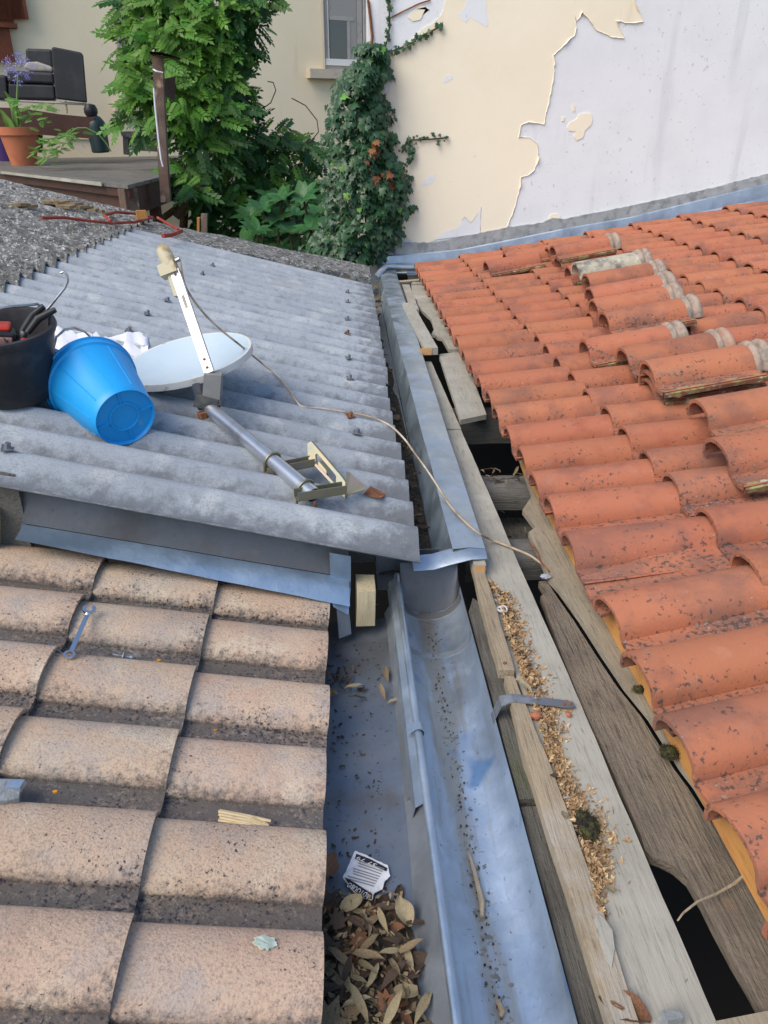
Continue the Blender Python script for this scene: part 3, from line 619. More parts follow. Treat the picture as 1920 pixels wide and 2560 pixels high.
b = MB(); b.sheet([[Vector((.215, 2.185, .086)), Vector((.28, 2.19, .088)), Vector((.34, 2.19, .106)), Vector((.40, 2.178, .119)), Vector((.452, 2.175, .113))],
                   [Vector((.212, 2.15, .082)), Vector((.28, 2.150, .083)), Vector((.335, 2.145, .096)), Vector((.40, 2.13, .112)), Vector((.452, 2.135, .108))],
                   [Vector((.215, 2.125, .066)), Vector((.28, 2.128, .066)), Vector((.33, 2.126, .082)), Vector((.40, 2.118, .105)), Vector((.452, 2.125, .102))]], (0, 0, -.002)); b.build('pouring_lip', M['zinc'], boxg, 40)
b = MB(); b.sheet([[Vector((.10, 2.27, .06)), Vector((.315, 2.27, .06))], [Vector((.10, 2.265, -.03)), Vector((.315, 2.265, -.03))]], (0, .003, 0)); b.build('end_plate', M['zinc_dark'], boxg)
b = MB(); rows = []
for j in range(60):
    y = 2.26+5.0*j/59
    rows.append([Vector((.11+.20*i/8, y, -.026+.010*max(0, nz(i*.9, y*6, 3))+.012*max(0, nz(i*2, y*14, 5)) + .015*(1-abs(i-5)/5)*(.6+.4*nz(y, 0, 0)))) for i in range(9)])
b.sheet(rows, (0, 0, -.004)); d_ = b.build('leaf_mould', M['soil'], boxg, 60)

# ================================================================== BOARDS AND BEAMS BETWEEN GUTTER AND TILES
def board(name, pts, z, th, m, label, cat='board', wob=.0, dz=0.0, seed=0, zf=None):
    """outline on the ground plan (x,y), top at z"""
    out = []
    n = len(pts)
    for k in range(n):
        a, c = Vector(pts[k]), Vector(pts[(k+1) % n]); L_ = (c-a).length; s_ = max(1, int(L_/.06)) if wob else 1
        for i in range(s_):
            p = a.lerp(c, i/s_); d = (c-a).normalized() if L_ else Vector((1, 0)); pn = Vector((-d.y, d.x))
            p = p + pn*(wob*nz(p.x*11+seed, p.y*11, seed*2.7)+wob*.5*nz(p.x*37, p.y*37, seed)) if i else p
            out.append(Vector((p.x, p.y, (zf(p.x, p.y) if zf else z)+.0008*seed*0)))
    b = MB(); b.prism(out, (0, 0, -th)); return tag(b.build(name, m), label, cat)
board('board', [(.44, .2), (.583, .2), (.578, 1.0), (.578, 1.6), (.568, 2.18), (.568, 2.5), (.560, 3.43), (.47, 3.43), (.47, 2.3), (.44, 2.2)], .050, .028, M['wood_pale'], 'long pale grey board beside the gutter, covered with tan chaff along one edge', wob=.0015, seed=1)
board('board', [(.47, 3.445), (.561, 3.44), (.548, 4.62), (.475, 4.62)], .052, .028, M['wood_pale'], 'narrow grey board squeezed between the box gutter flange and a wide pale board', wob=.002, seed=2)
bb = MB(); bb.box((.527, 5.26, .121), (.078, 1.34, .042), Matrix.Rotation(.028, 3, 'Z'), .002)
ob = bb.build('sawn_board', M['wood_pale']); tag(ob, 'thick pale board with fresh orange sawn end against the box gutter flange', 'board')
bb = MB(); bb.box((.509, 4.588, .121), (.077, .004, .041), Matrix.Rotation(.028, 3, 'Z')); bb.build('sawn_end', M['wood_sawn'], ob)
board('board', [(.535, 5.95), (.60, 5.93), (.615, 7.0), (.55, 7.0)], .085, .03, M['wood_pale'], 'short grey board behind the thick sawn one, near the grey drain pipe', wob=.002, seed=3)
board('board', [(.562, 3.475), (.70, 3.545), (.752, 4.60), (.755, 4.72), (.60, 4.66)], .085, .025, M['wood_pale'], 'wide pale board lying over a rafter beside the tile eave', wob=.0015, seed=4)
E1 = crop(860, 620, 300/1659)
ed = [(930, 490), (945, 690), (1010, 700), (1020, 770), (1080, 860), (1150, 930), (1190, 960), (1215, 1010), (1230, 1060), (1245, 1120), (1210, 1190), (1265, 1200), (1290, 1230), (1355, 1245), (1445, 1400)]
pl = [Vector(atz(*E1(x, y), .08)[:2]) for x, y in ed]
pl = [(p.x, p.y) for p in pl] + [(.80, 4.78), (.80, 7.1), (pl[0].x+.02, 7.15)]
board('board', pl, .08, .022, M['wood_pale'], 'grey board with rotted jagged edge along the far tile eave', wob=0, seed=5)
# rotten board, its neighbour below the tiles, and the near notched board
A6 = crop(1200, 1300, 720/1659); A7 = crop(1280, 1900, 640/1659)
def px2(fn, L_, z): return [tuple(atz(*fn(x, y), z)[:2]) for x, y in L_]
rot = px2(A6, [(340, 340), (385, 335), (440, 390), (480, 450), (560, 560), (690, 760), (820, 950), (960, 1120), (1080, 1310)], .045) + \
      px2(A7, [(1085, 40), (1170, 150), (1280, 320), (1420, 480), (1560, 700), (1659, 870), (1800, 1100)], .045) + [(.86, .55), (.74, .55)] + \
      px2(A7, [(1640, 1630), (1560, 1480), (1440, 1280), (1320, 1060), (1240, 900), (1150, 750), (1060, 670), (985, 632), (905, 600), (860, 545), (840, 470), (740, 240), (640, 20)], .045) + \
      px2(A6, [(720, 1330), (660, 1210), (560, 980), (520, 880), (470, 760), (430, 640), (400, 560), (375, 480), (350, 425), (380, 405)], .045)
rot = [(x-(.011 if 1 < k < 16 else 0), y) for k, (x, y) in enumerate(rot)]
board('rotten_board', rot, .036, .024, M['wood_rot'], 'dark rotten board with frayed broken end and a curved notch over the black hole', seed=6)
b3 = px2(A6, [(395, 330), (455, 395), (495, 450), (575, 560), (705, 760), (835, 950), (975, 1120), (1095, 1310)], .058) + px2(A7, [(1100, 35), (1185, 145), (1290, 315)], .058) + \
     [(.83, 1.06), (.83, 3.1), (.765, 3.1)] + px2(A6, [(300, -140), (245, -60), (320, 40), (280, 70), (300, 110)], .058)
board('board', b3, .058, .02, M['wood_brown'], 'brown grey eave board right under the tile noses, its edge broken beside the holes', seed=7)
E = None
for (y, z, r_, lab) in ((3.84, -.010, .110, 'thick grey rafter crossing the gap beside the wide pale board'), (2.98, -.005, .055, 'grey rafter with twigs on it between the two black holes'), (2.40, .0, .05, 'narrow rafter end under the loose cable end')):
    b = MB(); rows = []
    for i in range(7):
        x = .42+.5*i/6
        rows.append([Vector((x, y + r_*1.5*math.cos(t)*1.0, z - .06 + .06*math.sin(t)**.6 + .004*nz(x*9, t*3, y))) for t in [math.pi*k/8 for k in range(9)]])
    b.sheet(rows, (0, 0, -.05)); tag(b.build('rafter', M['wood_rafter'], smooth=50), lab, 'rafter')
b = MB(); b.box((.66, 2.86, -.24), (.30, .34, .04), None, .004); tag(b.build('lath_platform', M['wood_dark']), 'dark lath with dead leaves down in the hole beside the cable', 'board')
b = MB(); b.box((.78, .70, .02), (.40, .07, .07), Matrix.Rotation(.12, 3, 'Z')); tag(b.build('timber', M['wood_brown']), 'grey timber crossing the bottom of the black hole', 'timber')
board('beam', [(.372, .2), (.425, .2), (.428, 1.22), (.374, 1.22)], -.010, .09, M['wood_dark'], 'green stained dark beam between gutter edge and split batten', 'beam', wob=.002, seed=9)
board('beam', [(.374, 1.235), (.425, 1.235), (.425, 2.02), (.40, 2.06), (.374, 1.98)], -.004, .09, M['wood_dark'], 'cracked grey beam next to the upper part of the half round gutter', 'beam', wob=.003, seed=10)
board('batten', [(.398, .2), (.440, .2), (.452, .9), (.446, 1.25), (.428, 1.58), (.404, 1.585), (.392, 1.30), (.400, .9)], .064, .03, M['wood_batten'], 'long split brown batten on edge of the pale board, near the moss clump', 'batten', wob=.004, seed=11)
board('batten', [(.392, 1.60), (.432, 1.595), (.440, 2.0), (.440, 2.20), (.408, 2.21), (.396, 1.9)], .072, .028, M['wood_batten'], 'upper batten with a nail, ending above the metal strap', 'batten', wob=.002, seed=12)
bb = MB(); bb.box((.425, 2.145, .075), (.038, .09, .04)); ob = tag(bb.build('timber_end', M['wood_pale']), 'short timber stub with orange sawn end under the pouring lip', 'timber')
bb = MB(); bb.box((.425, 2.099, .075), (.034, .003, .034)); bb.build('sawn_end', M['wood_sawn'], ob)
b = MB(); rows = []
for i in range(24): y = .45+2.5*i/23; rows.append([Vector((.742, y, .062)), Vector((.757, y, .118+.003*nz(y*8, 0, 0)))])
b.sheet(rows, (.02, 0, 0)); tag(b.build('eave_fillet', M['wood_orange']), 'thin orange wooden fillet propping the lowest tile noses', 'batten')

# ================================================================== PEELING WALL
W3 = crop(900, 0, 1020/1659)
def onw(x, y, Y=YW): return aty(*W3(x, y), Y)
wall = thing('wall', 'tall peeling wall, cream paint flaking off white render above the orange tiles', 'wall', (2.2, YW, -.2))
xl = onw(33, 300).x
b = MB(); b.prism([Vector((xl, YW, -3.2)), Vector((7, YW, -3.2)), Vector((7, YW, 4.2)), Vector((xl, YW, 4.2))], (0, .35, 0)); b.build('render', M['white'], wall)
def ragged(pts, amp, step=14, seed=0, opened=False):
    out = []
    for k in range(len(pts)-(1 if opened else 0)):
        a, c = Vector(pts[k]), Vector(pts[(k+1) % len(pts)]); L_ = (c-a).length; n = max(1, int(L_/step))
        for i in range(n):
            p = a.lerp(c, i/n)
            if i: p = p + Vector((nz(p.x*.06+seed, p.y*.06, 1.3), nz(p.x*.06, p.y*.06+seed, 8.1)))*amp
            out.append((p.x, p.y))
    return out
def layer(name, pts, m, th, base=0.0, amp=5, seed=0, parent=None, lift=0.0):
    b = MB(); q = [onw(x, y, YW-base) for x, y in ragged(pts, amp, 14, seed)]
    b.prism(q, (0, -th, 0)); return b.build(name, m, parent or wall)
topc = [(350, -520), (1400, -520), (1200, -180), (1115, 0), (1125, 35), (1140, 55), (1152, 88), (1090, 93), (1040, 85), (1060, 125), (1075, 155), (1020, 150), (960, 120), (925, 70), (905, 45), (895, 70), (880, 85), (872, 60), (880, 110), (872, 145), (845, 165), (820, 195), (785, 225), (792, 260), (785, 330), (770, 400), (755, 470), (748, 505), (715, 500), (685, 495), (655, 510), (645, 560), (690, 560), (720, 585), (725, 640), (710, 690), (685, 712), (655, 720), (645, 790), (620, 870), (595, 928), (545, 940), (490, 948), (495, 840), (470, 880), (450, 905), (425, 880), (400, 925), (350, 960), (310, 975), (270, 990), (230, 992), (200, 975), (175, 950), (150, 940), (33, 960), (33, 225), (100, 215), (140, 215), (170, 210), (200, 170), (250, 120), (290, 100), (330, 60), (350, 0)]
layer('paint_layer', topc, M['cream'], .007, amp=4, seed=1)
def curl(pts, seed):
    b = MB(); q = ragged(pts, 4, 10, seed, True); rows = []
    n = len(q)
    for k in range(n):
        a, c = Vector(q[max(k-1, 0)]), Vector(q[min(k+1, n-1)]); d = (c-a).normalized() if (c-a).length else Vector((0, 1)); nn = Vector((d.y, -d.x))
        w_ = max(0, nz(k*.23, seed, 4)+.25); w_ = max(0, w_-.2); l_ = .001+.034*w_; e = .4+8*w_
        P = Vector(q[k]); i_ = P-nn*2; m_ = P+nn*e*.5; o_ = P+nn*e*.8
        rows.append([onw(i_.x, i_.y, YW-.0075), onw(m_.x, m_.y, YW-.010-l_*.35), onw(o_.x, o_.y, YW-.010-l_)])
    b.sheet(rows, (0, .0015, 0)); b.build('curled_edge', M['cream'], wall, 60)
curl(topc[3:41], 1)
isl = [[(842, 520), (850, 500), (880, 485), (890, 465), (915, 460), (940, 462), (945, 490), (938, 510), (915, 530), (905, 560), (880, 572), (868, 555), (878, 535), (848, 532)], [(862, 420), (873, 430), (872, 455), (864, 452)], [(820, 476), (832, 476), (829, 494), (819, 492)], [(765, 890), (775, 872), (800, 868), (815, 880), (812, 888), (770, 898)],
       [(195, 72), (215, 45), (250, 20), (282, 40), (270, 28), (245, 80), (215, 88)]]
for i, q in enumerate(isl): layer('paint_flake', q, M['cream'], .006, amp=3, seed=5+i)
for i, q in enumerate([[(400, 62), (430, 20), (440, -30), (510, -30), (515, 60), (522, 100), (515, 110), (480, 90), (450, 70), (430, 95)], [(335, 325), (350, 308), (375, 305), (378, 320), (350, 335), (338, 338)], [(250, 752), (270, 730), (285, 715), (308, 708), (300, 740), (270, 752), (255, 760)], [(95, 380), (105, 330), (130, 300), (150, 310), (130, 340), (120, 380)], [(300, 975), (340, 945), (400, 925), (425, 884), (450, 908), (470, 884), (493, 845), (490, 948), (400, 962)]]):
    layer('bare_patch', q, M['white'], .0015, base=.007, amp=4, seed=20+i)
# mortar fillet and zinc flashing along the roof line
up = [(75, 1000), (100, 985), (300, 985), (420, 960), (590, 925), (740, 905), (780, 885), (830, 890), (1100, 835), (1400, 770), (1659, 705), (1900, 650)]
lo_ = [(1900, 700), (1659, 752), (1110, 888), (825, 938), (415, 1018), (85, 1040)]
layer('mortar_fillet', up+lo_, M['mortar'], .030, amp=4, seed=40)
wfl = thing('wall_flashing', 'blue grey zinc flashing along the foot of the peeling wall', 'flashing', (2, 7.6, .2))
top = [(70, 1040), (240, 1030), (415, 1012), (620, 972), (825, 930), (1110, 880), (1400, 808), (1659, 745), (1900, 690)]
mid = [(70, 1078), (240, 1070), (415, 1052), (620, 1012), (825, 972), (1110, 922), (1400, 862), (1659, 805), (1900, 755)]
for i in range(len(top)-1):
    if i % 2: continue
    j = min(i+2, len(top)-1); seg = list(range(i, j+1))
    b = MB(); rows = [[onw(*top[k], YW-.032), onw(*top[k], YW-.036)+Vector((0, -.006, -.01)), onw(*mid[k], YW-.050)] for k in seg]
    b.sheet(rows, (0, .002, 0)); b.build('flashing_strip', M['zinc'], wfl, 30)
b = MB(); rows = []
for k in range(len(mid)):
    p = onw(*mid[k], YW-.052); rows.append([p+Vector((0, .004, .008)), p+Vector((0, -.05, -.030)), p+Vector((0, -.15, -.040)), p+Vector((0, -.30, -.055))])
b.sheet(rows, (0, 0, -.002)); b.build('apron', M['zinc'], wfl, 30)
# grey drain pipe with a galvanised clip at the head of the box gutter
b = MB(); q = [aty(812, 600, 7.25), aty(822, 588, 7.32), aty(833, 578, 7.38), aty(848, 577, 7.42), aty(880, 579, 7.42), aty(912, 580, 7.44)]
b.tube(q, .030, 12); pipe = tag(b.build('drain_pipe', M['zinc'], smooth=50), 'short grey pipe elbow lying across the head of the box gutter', 'pipe')
b = MB(); q = [aty(858, 583, 7.36), aty(859, 590, 7.33), aty(861, 597, 7.33), aty(862, 605, 7.35)]
b.sheet([[p+Vector((-.01, 0, 0)), p+Vector((.085, .0, 0))] for p in q], (0, .003, 0)); tag(b.build('pipe_clip', M['chrome'], smooth=40), 'shiny galvanised clip folded over the drain pipe', 'clip')
b = MB(); b.tube([aty(862, 609, 7.0), aty(905, 605, 7.0)], .012, 6); b.tube([aty(906, 594, 7.02), aty(913, 612, 6.95)], .014, 6); tag(b.build('stick', M['wood_batten']), 'T shaped wooden stick near the drain pipe', 'stick')

# ================================================================== HOUSE BEHIND (beige render, turned away)
ha = math.radians(65); HD = Vector((math.sin(ha), math.cos(ha), 0)); HN = Vector((math.cos(ha), -math.sin(ha), 0))   # along the wall, and out of it
DZ = .90
HP = atz(300, 338, DZ)
def onh(x, y, out=0.0): return atpl(x, y, HP+HN*out, HN)
house = thing('house', 'beige rendered house behind the deck with windows and shutters', 'house', (HP.x, HP.y, -3.2))
b = MB(); a_ = HP-HD*7; c_ = HP+HD*9; a_.z = c_.z = 0
b.prism([a_+Vector((0, 0, -3.2)), c_+Vector((0, 0, -3.2)), c_+Vector((0, 0, 6.5)), a_+Vector((0, 0, 6.5))], -HN*.4); b.build('wall', M['house'], house)
def hbox(name, x0, y0, x1, y1, out, th, m, parent):
    """box on the house wall spanning pixels (x0,y0)-(x1,y1) at the depth of the wall"""
    b = MB(); A, B, C, D = onh(x0, y0, out), onh(x1, y0, out), onh(x1, y1, out), onh(x0, y1, out)
    B = A + HD*((onh((x0+x1)/2, y0, out)-A).dot(HD)*2); zt = (A.z+onh(x1, y0, out).z)/2; zb = (C.z+D.z)/2
    L_ = (C-A).dot(HD); q = [Vector((A.x, A.y, zt)), Vector((A.x, A.y, zt))+HD*L_, Vector((A.x, A.y, zb))+HD*L_, Vector((A.x, A.y, zb))]
    b.prism(q, -HN*th); return b.build(name, m, parent)
win = hbox('window', 694, -160, 802, 152, .012, .01, M['frame'], house)
hbox('frame', 703, -160, 712, 141, .035, .025, M['frame_white'], win); hbox('frame', 703, 128, 790, 142, .036, .025, M['frame_white'], win)
hbox('frame', 770, -160, 783, 141, .034, .025, M['frame'], win); hbox('jamb', 694, -160, 702, 150, .055, .045, M['frame'], win)
hbox('pane', 711, -160, 771, 129, .024, .01, M['curtain'], win); hbox('inner_frame', 712, 35, 764, 44, .031, .006, M['frame'], win); hbox('inner_frame', 750, 40, 757, 128, .030, .006, M['frame'], win)
hbox('pane', 712, 44, 750, 128, .028, .006, M['glass'], win); hbox('shutter', 784, -160, 800, 130, .06, .05, M['frame'], win)
hbox('sill', 670, 150, 800, 170, .16, .2, M['sill'], house)
win = hbox('window', 252, -160, 330, 225, .012, .01, M['frame'], house)
hbox('jamb', 254, -160, 270, 222, .045, .035, M['frame'], win); hbox('frame', 270, -160, 278, 215, .035, .025, M['frame_white'], win); hbox('pane', 278, -160, 318, 200, .024, .01, M['glass'], win); hbox('frame', 270, 198, 320, 205, .037, .025, M['frame_white'], win)
hbox('sill', 247, 222, 345, 240, .14, .18, M['sill'], house)
sh = hbox('shutter', -60, -200, 30, 48, .10, .09, M['wood_shutter'], house)
for k in range(6): hbox('slat', -20+8*k, -200, -15+8*k, 40, .125, .02, M['wood_shutter'], sh)
sh = hbox('balcony_rail', -60, 48, 38, 58, .16, .14, M['wood_shutter'], house); hbox('panel', -60, 58, 33, 132, .12, .1, M['wood_shutter'], sh)
hbox('lower_panel', 490, 505, 560, 540, .05, .04, M['frame'], house)

# ================================================================== DECK
deck = thing('deck', 'red brown stained timber deck with wet grey boards behind the crusted roof', 'deck', (-3, 9, -3.2))
D0, D1 = atz(275, 400, DZ), atz(0, 370, DZ); D2 = atz(395, 370, DZ)
fd = (D1-D0); fd.z = 0; fd.normalize(); sdv = (D2-D0); sdv.z = 0; sdv.normalize()
nb = 9; dep = 6.8; out_n = Vector((fd.y, -fd.x, 0)); 
if out_n.y > 0: out_n = -out_n
for k in range(26):                                        # boards run parallel to the front edge
    a = D0 + sdv*(.26*k+.006); c = D0+sdv*(.26*k+.252)
    L_ = 4.6
    b = MB(); b.prism([a, a+fd*L_, c+fd*L_, c], (0, 0, -.03)); b.build('board', M['wood_deck'], deck)
def fascia(o, d, L_, z0, z1, th, nn, m, name):
    b = MB(); b.prism([o+Vector((0, 0, z1)), o+d*L_+Vector((0, 0, z1)), o+d*L_+Vector((0, 0, z0)), o+Vector((0, 0, z0))], nn*th); return b.build(name, m, deck)
o0 = Vector((D0.x, D0.y, 0)); inn = -out_n
fascia(o0+inn*.02+fd*.03, fd, 4.5, DZ-.10, DZ-.032, .04, inn, M['wood_stain'], 'fascia'); fascia(o0+inn*.06+fd*.06, fd, 4.5, DZ-.27, DZ-.103, .05, inn, M['wood_stain'], 'joist')
rn_ = Vector((sdv.y, -sdv.x, 0)); rn_ = rn_ if rn_.x > 0 else -rn_
fascia(o0-rn_*.03+sdv*.1, sdv, 6, DZ-.26, DZ-.032, .04, -rn_, M['wood_stain'], 'fascia')
b = MB(); b.box(o0+fd*.06+sdv*.08+Vector((0, 0, DZ-.20)), (.12, .12, .33), Matrix.Rotation(math.atan2(fd.y, fd.x), 3, 'Z')); b.build('corner_post', M['wood_post'], deck)
b = MB(); b.box(o0+fd*.06+sdv*.08+Vector((0, 0, -1.3)), (.11, .11, 1.9), None); b.build('leg', M['wood_stain'], deck)
b = MB(); b.box(o0+sdv*1.2-rn_*.1+Vector((0, 0, -1.2)), (.1, .1, 3.7), None); b.build('leg', M['wood_stain'], deck)
b = MB(); q = [D0+Vector((0, 0, .002))+out_n*.012+fd*.45, D0+Vector((0, 0, .004))+out_n*.012+fd*2.9]; b.prism([q[0], q[1], q[1]+Vector((0, 0, -.022)), q[0]+Vector((0, 0, -.03))], out_n*.012); b.build('pale_trim', M['wood_pale'], deck)
# broken railing post
rp = thing('railing_post', 'peeling leaning railing post with a dark cap board at the deck side', 'post', aty(352, 435, 7.9))
def strip(name, L_, Y, wdt, m, par, th=.05):
    b = MB(); rows = []
    for x, y in L_:
        p = aty(x, y, Y); rows.append([p+Vector((-wdt/2, 0, 0)), p+Vector((wdt/2, 0, 0))])
    b.sheet(rows, (0, th, 0)); return b.build(name, m, par)
strip('post', [(339, 118), (344, 220), (350, 330), (357, 437)], 7.9, .085, M['wood_post'], rp, .08)
strip('cap_board', [(326, 110), (327, 118)], 7.86, .01, M['wood_stain'], rp)
b = MB(); b.prism([aty(322, 111, 7.8), aty(350, 113, 7.75), aty(388, 124, 8.4), aty(380, 129, 8.4), aty(350, 121, 7.75), aty(324, 117, 7.8)], (0, .12, 0)); b.build('cap_board', M['wood_stain'], rp)
b = MB(); b.prism([aty(355, 170, 7.98), aty(378, 165, 8.1), aty(376, 220, 8.1), aty(356, 205, 7.98)], (0, .03, 0)); b.build('rail_remnant', M['wood_stain'], rp)
b = MB(); b.tube([aty(331, 150, 7.85), aty(338, 154, 7.83), aty(352, 157, 7.85)], .007, 5); b.tube([aty(332, 190, 7.83), aty(335, 230, 7.83), aty(341, 290, 7.83), aty(348, 345, 7.83), aty(352, 360, 7.84)], .007, 5); b.build('tied_cord', M['rag'], rp)

# ---- things on the deck
def ondeck(x, y): return atz(x, y, DZ+.001)
S0 = onh(0, 240, .5)
sofa = thing('sofa', 'black leatherette sofa end with grey cushion standing against the beige wall', 'sofa', (S0.x, S0.y, S0.z))
G1 = crop(0, 0, 640/1659)
def sof(name, L_, Y, th, m, bev=.03, rx=0):
    b = MB(); q = [aty(*G1(x, y), Y) for x, y in L_]; b.prism(q, Vector((-.28*th, th, .0))); o = b.build(name, m, sofa)
    md = o.modifiers.new('soft', 'BEVEL'); md.width = bev; md.segments = 3; md.limit_method = 'ANGLE'; return o
SY = 11.6
sof('backrest', [(165, 312), (335, 318), (345, 440), (170, 440)], SY+.35, .18, M['black_leather'])
sof('armrest', [(332, 308), (350, 303), (525, 338), (540, 355), (566, 665), (362, 640), (345, 470)], SY, .16, M['black_leather'])
sof('seat', [(45, 455), (345, 470), (352, 545), (48, 535)], SY+.02, .45, M['black_leather'])
sof('seat_base', [(48, 537), (352, 547), (362, 650), (50, 645)], SY+.04, .45, M['black_leather'])
sof('armrest', [(-120, 480), (40, 485), (52, 650), (-120, 640)], SY+.02, .40, M['black_leather'])
sof('cushion', [(150, 440), (170, 402), (240, 398), (340, 432), (348, 468), (200, 462)], SY+.1, .30, M['cushion'])
sof('rail', [(0, 640), (565, 668), (563, 684), (0, 655)], SY+.05, .05, M['frame'])
sof('leg', [(418, 655), (432, 655), (440, 735), (428, 735)], SY+.06, .05, M['wood_batten']); sof('leg', [(556, 680), (566, 680), (574, 750), (566, 750)], SY+.08, .05, M['wood_stain'])
bn = thing('bench', 'long black timber bench under the sofa end', 'bench', aty(*G1(350, 880), 11.2))
b = MB(); b.prism([aty(*G1(x, y), 11.2) for x, y in ((-60, 695), (120, 700), (360, 738), (612, 762), (608, 800), (605, 900), (240, 872), (-60, 860))], (-.06, .35, 0)); b.build('plank_side', M['wood_stain'], bn)
b = MB(); b.prism([aty(*G1(x, y), 11.25) for x, y in ((200, 872), (260, 876), (262, 990), (205, 985))], (0, .1, 0)); b.build('leg', M['wood_stain'], bn)
b = MB(); b.prism([aty(*G1(x, y), 11.25) for x, y in ((420, 900), (600, 905), (600, 985), (520, 988), (470, 965))], (0, .05, 0)); b.build('brown_panel', M['sill'], bn)
# dark green gas bottle
p = aty(*G1(655, 992), 11.3); gb = thing('gas_bottle', 'dark green gas bottle with round cap beside the black bench', 'bottle', p)
b = MB(); b.lathe([(.0, 0), (.095, .005), (.115, .02), (.122, .30), (.112, .36), (.07, .42), (.03, .44), (0, .445)], p, (-.03, 0, 1), 24); b.build('body', M['dark_green'], gb, 40)
b = MB(); b.lathe([(.0, .40), (.06, .42), (.085, .47), (.085, .51), (.06, .56), (0, .575)], p+Vector((-.05, 0, 0)), (0, 0, 1), 20); b.build('cap', M['black_plastic'], gb, 40)
# small bench by the wall
p = ondeck(300, 338); sb = thing('stool', 'low grey wooden stool against the house wall under the small sill', 'stool', p)
for nm, L_, Y, th in (('seat', ((778, 853), (820, 850), (1020, 872), (1080, 885), (1080, 900), (790, 885)), 12.2, .35), ('leg', ((795, 885), (830, 887), (832, 1005), (800, 1000)), 12.22, .08), ('leg', ((1040, 895), (1070, 895), (1070, 1010), (1042, 1010)), 12.22, .08), ('apron', ((832, 888), (1040, 897), (1040, 985), (832, 972)), 12.3, .03)):
    b = MB(); b.prism([aty(*G1(x, y), Y) for x, y in L_], (0, th, 0)); b.build(nm, M['wood_deck'], sb)
# terracotta pot with agapanthus
p = ondeck(53, 357); k_ = p.y/9.2
ag = thing('plant_pot', 'terracotta pot with strap leaves and one lilac agapanthus flower on the deck', 'plant', p)
PR = .5*(85*p.y/F_PX)*1.0
b = MB(); b.lathe([(0, .0), (PR*.62, 0), (PR*.90, PR*1.42), (PR*1.0, PR*1.42), (PR*1.03, PR*1.80), (PR*.92, PR*1.80), (PR*.88, PR*1.45), (0, PR*1.40)], p, (0, 0, 1), 28); b.build('pot', M['terracotta'], ag, 35)
def sub_px(x, y, off=0): return aty(*G1(x, y), p.y+off)
b = MB(); b.tube([sub_px(105, 870), sub_px(108, 700), sub_px(115, 560), sub_px(118, 470)], [.016, .015, .013, .011], 6); b.build('flower_stalk', M['green_stem'], ag)
random.seed(3)
c = sub_px(118, 400); R0 = 70*640/1659*p.y/F_PX
b = MB()
for i in range(60):
    d = Vector((random.gauss(0, 1), random.gauss(0, 1), random.gauss(.25, .8))).normalized(); q = c - Vector((0, 0, R0*.5)) + d*R0*random.uniform(.75, 1.15)
    x = d.orthogonal().normalized(); y = d.cross(x)
    for j in range(5):
        t = 2*math.pi*j/5; e = x*math.cos(t)+y*math.sin(t); s_ = R0*.24; f_ = x*math.cos(t+.5)+y*math.sin(t+.5)
        b.poly([q, q+d*s_*.6+e*s_*.35, q+d*s_*.9+e*s_*.9+f_*s_*.2, q+d*s_*.6+f_*s_*.4])
b.build('flower_head', M['petal'], ag)
for L_ in ([(110, 870), (85, 720), (50, 620), (28, 590)], [(100, 870), (60, 780), (10, 720), (-30, 690)], [(90, 872), (40, 800), (0, 780), (-40, 800)], [(108, 870), (95, 760), (92, 680), (100, 640)], [(100, 872), (55, 830), (25, 760), (5, 720)], [(112, 870), (120, 780), (108, 700)]):
    b = MB(); rows = []
    for i, (x, y) in enumerate(L_):
        w_ = .028*(1-i/(len(L_)-.2))+.006; q = sub_px(x, y, random.uniform(-.1, .1)); rows.append([q+Vector((-w_, 0, 0)), q+Vector((0, .01, -.006)), q+Vector((w_, 0, 0))])
    b.grid(rows); b.build('leaf', M['strap'], ag, 60)
q0 = ondeck(8, 350); pp = thing('plant_pot', 'purple plastic pot half hidden behind the terracotta pot', 'pot', q0)
b = MB(); b.lathe([(0, 0), (.20, 0), (.24, .38), (.25, .38), (.25, .42), (.22, .42), (.2, .35), (0, .34)], q0+Vector((-.12, .45, 0)), (0, 0, 1), 24); b.build('pot', M['purple'], pp, 35)

# ================================================================== VEGETATION
def leaf_ivy():
    b = MB(); pts = [(0, 0), (.30, -.18), (.52, .10), (.33, .30), (.36, .62), (.12, .62), (0, 1.05), (-.12, .62), (-.36, .62), (-.33, .30), (-.52, .10), (-.30, -.18)]
    c = b.vert((0, .32, .06)); ids = [b.vert((x, y, -.10*abs(x)*1.4 + (-.12 if y > .9 else 0))) for x, y in pts]
    for k in range(len(ids)): b.f.append([c, ids[k], ids[(k+1) % len(ids)]])
    return b
def leaf_lance(n=4, wd=.26, bend=.25):
    b = MB(); rows = []
    for i in range(n+1):
        t = i/n; w_ = wd*math.sin(math.pi*min(.98, .06+t*.94))**.8*(1-.25*t)
        rows.append([Vector((-w_, t, -bend*t*t)), Vector((0, t, -bend*t*t-.06*w_*3)), Vector((w_, t, -bend*t*t))])
    b.grid(rows); return b
def leaf_pinnate():
    b = MB(); b.tube([(0, 0, 0), (0, .5, .03), (0, 1, -.12)], .008, 4)
    for i in range(5):
        t = .2+.17*i
        for sgn in (-1, 1):
            o = Vector((0, t, .03*math.sin(math.pi*t)-.10*t*t)); d = Vector((sgn*.8, .62, -.28)).normalized(); L_ = .36-.02*i; s_ = Vector((-d.y, d.x, .1*sgn)).normalized()
            b.poly([o, o+d*L_*.45+s_*.10, o+d*L_, o+d*L_*.45-s_*.10])
    o = Vector((0, .98, -.1)); b.poly([o, o+Vector((.07, .14, -.03)), o+Vector((0, .30, -.08)), o+Vector((-.07, .14, -.03))])
    return b
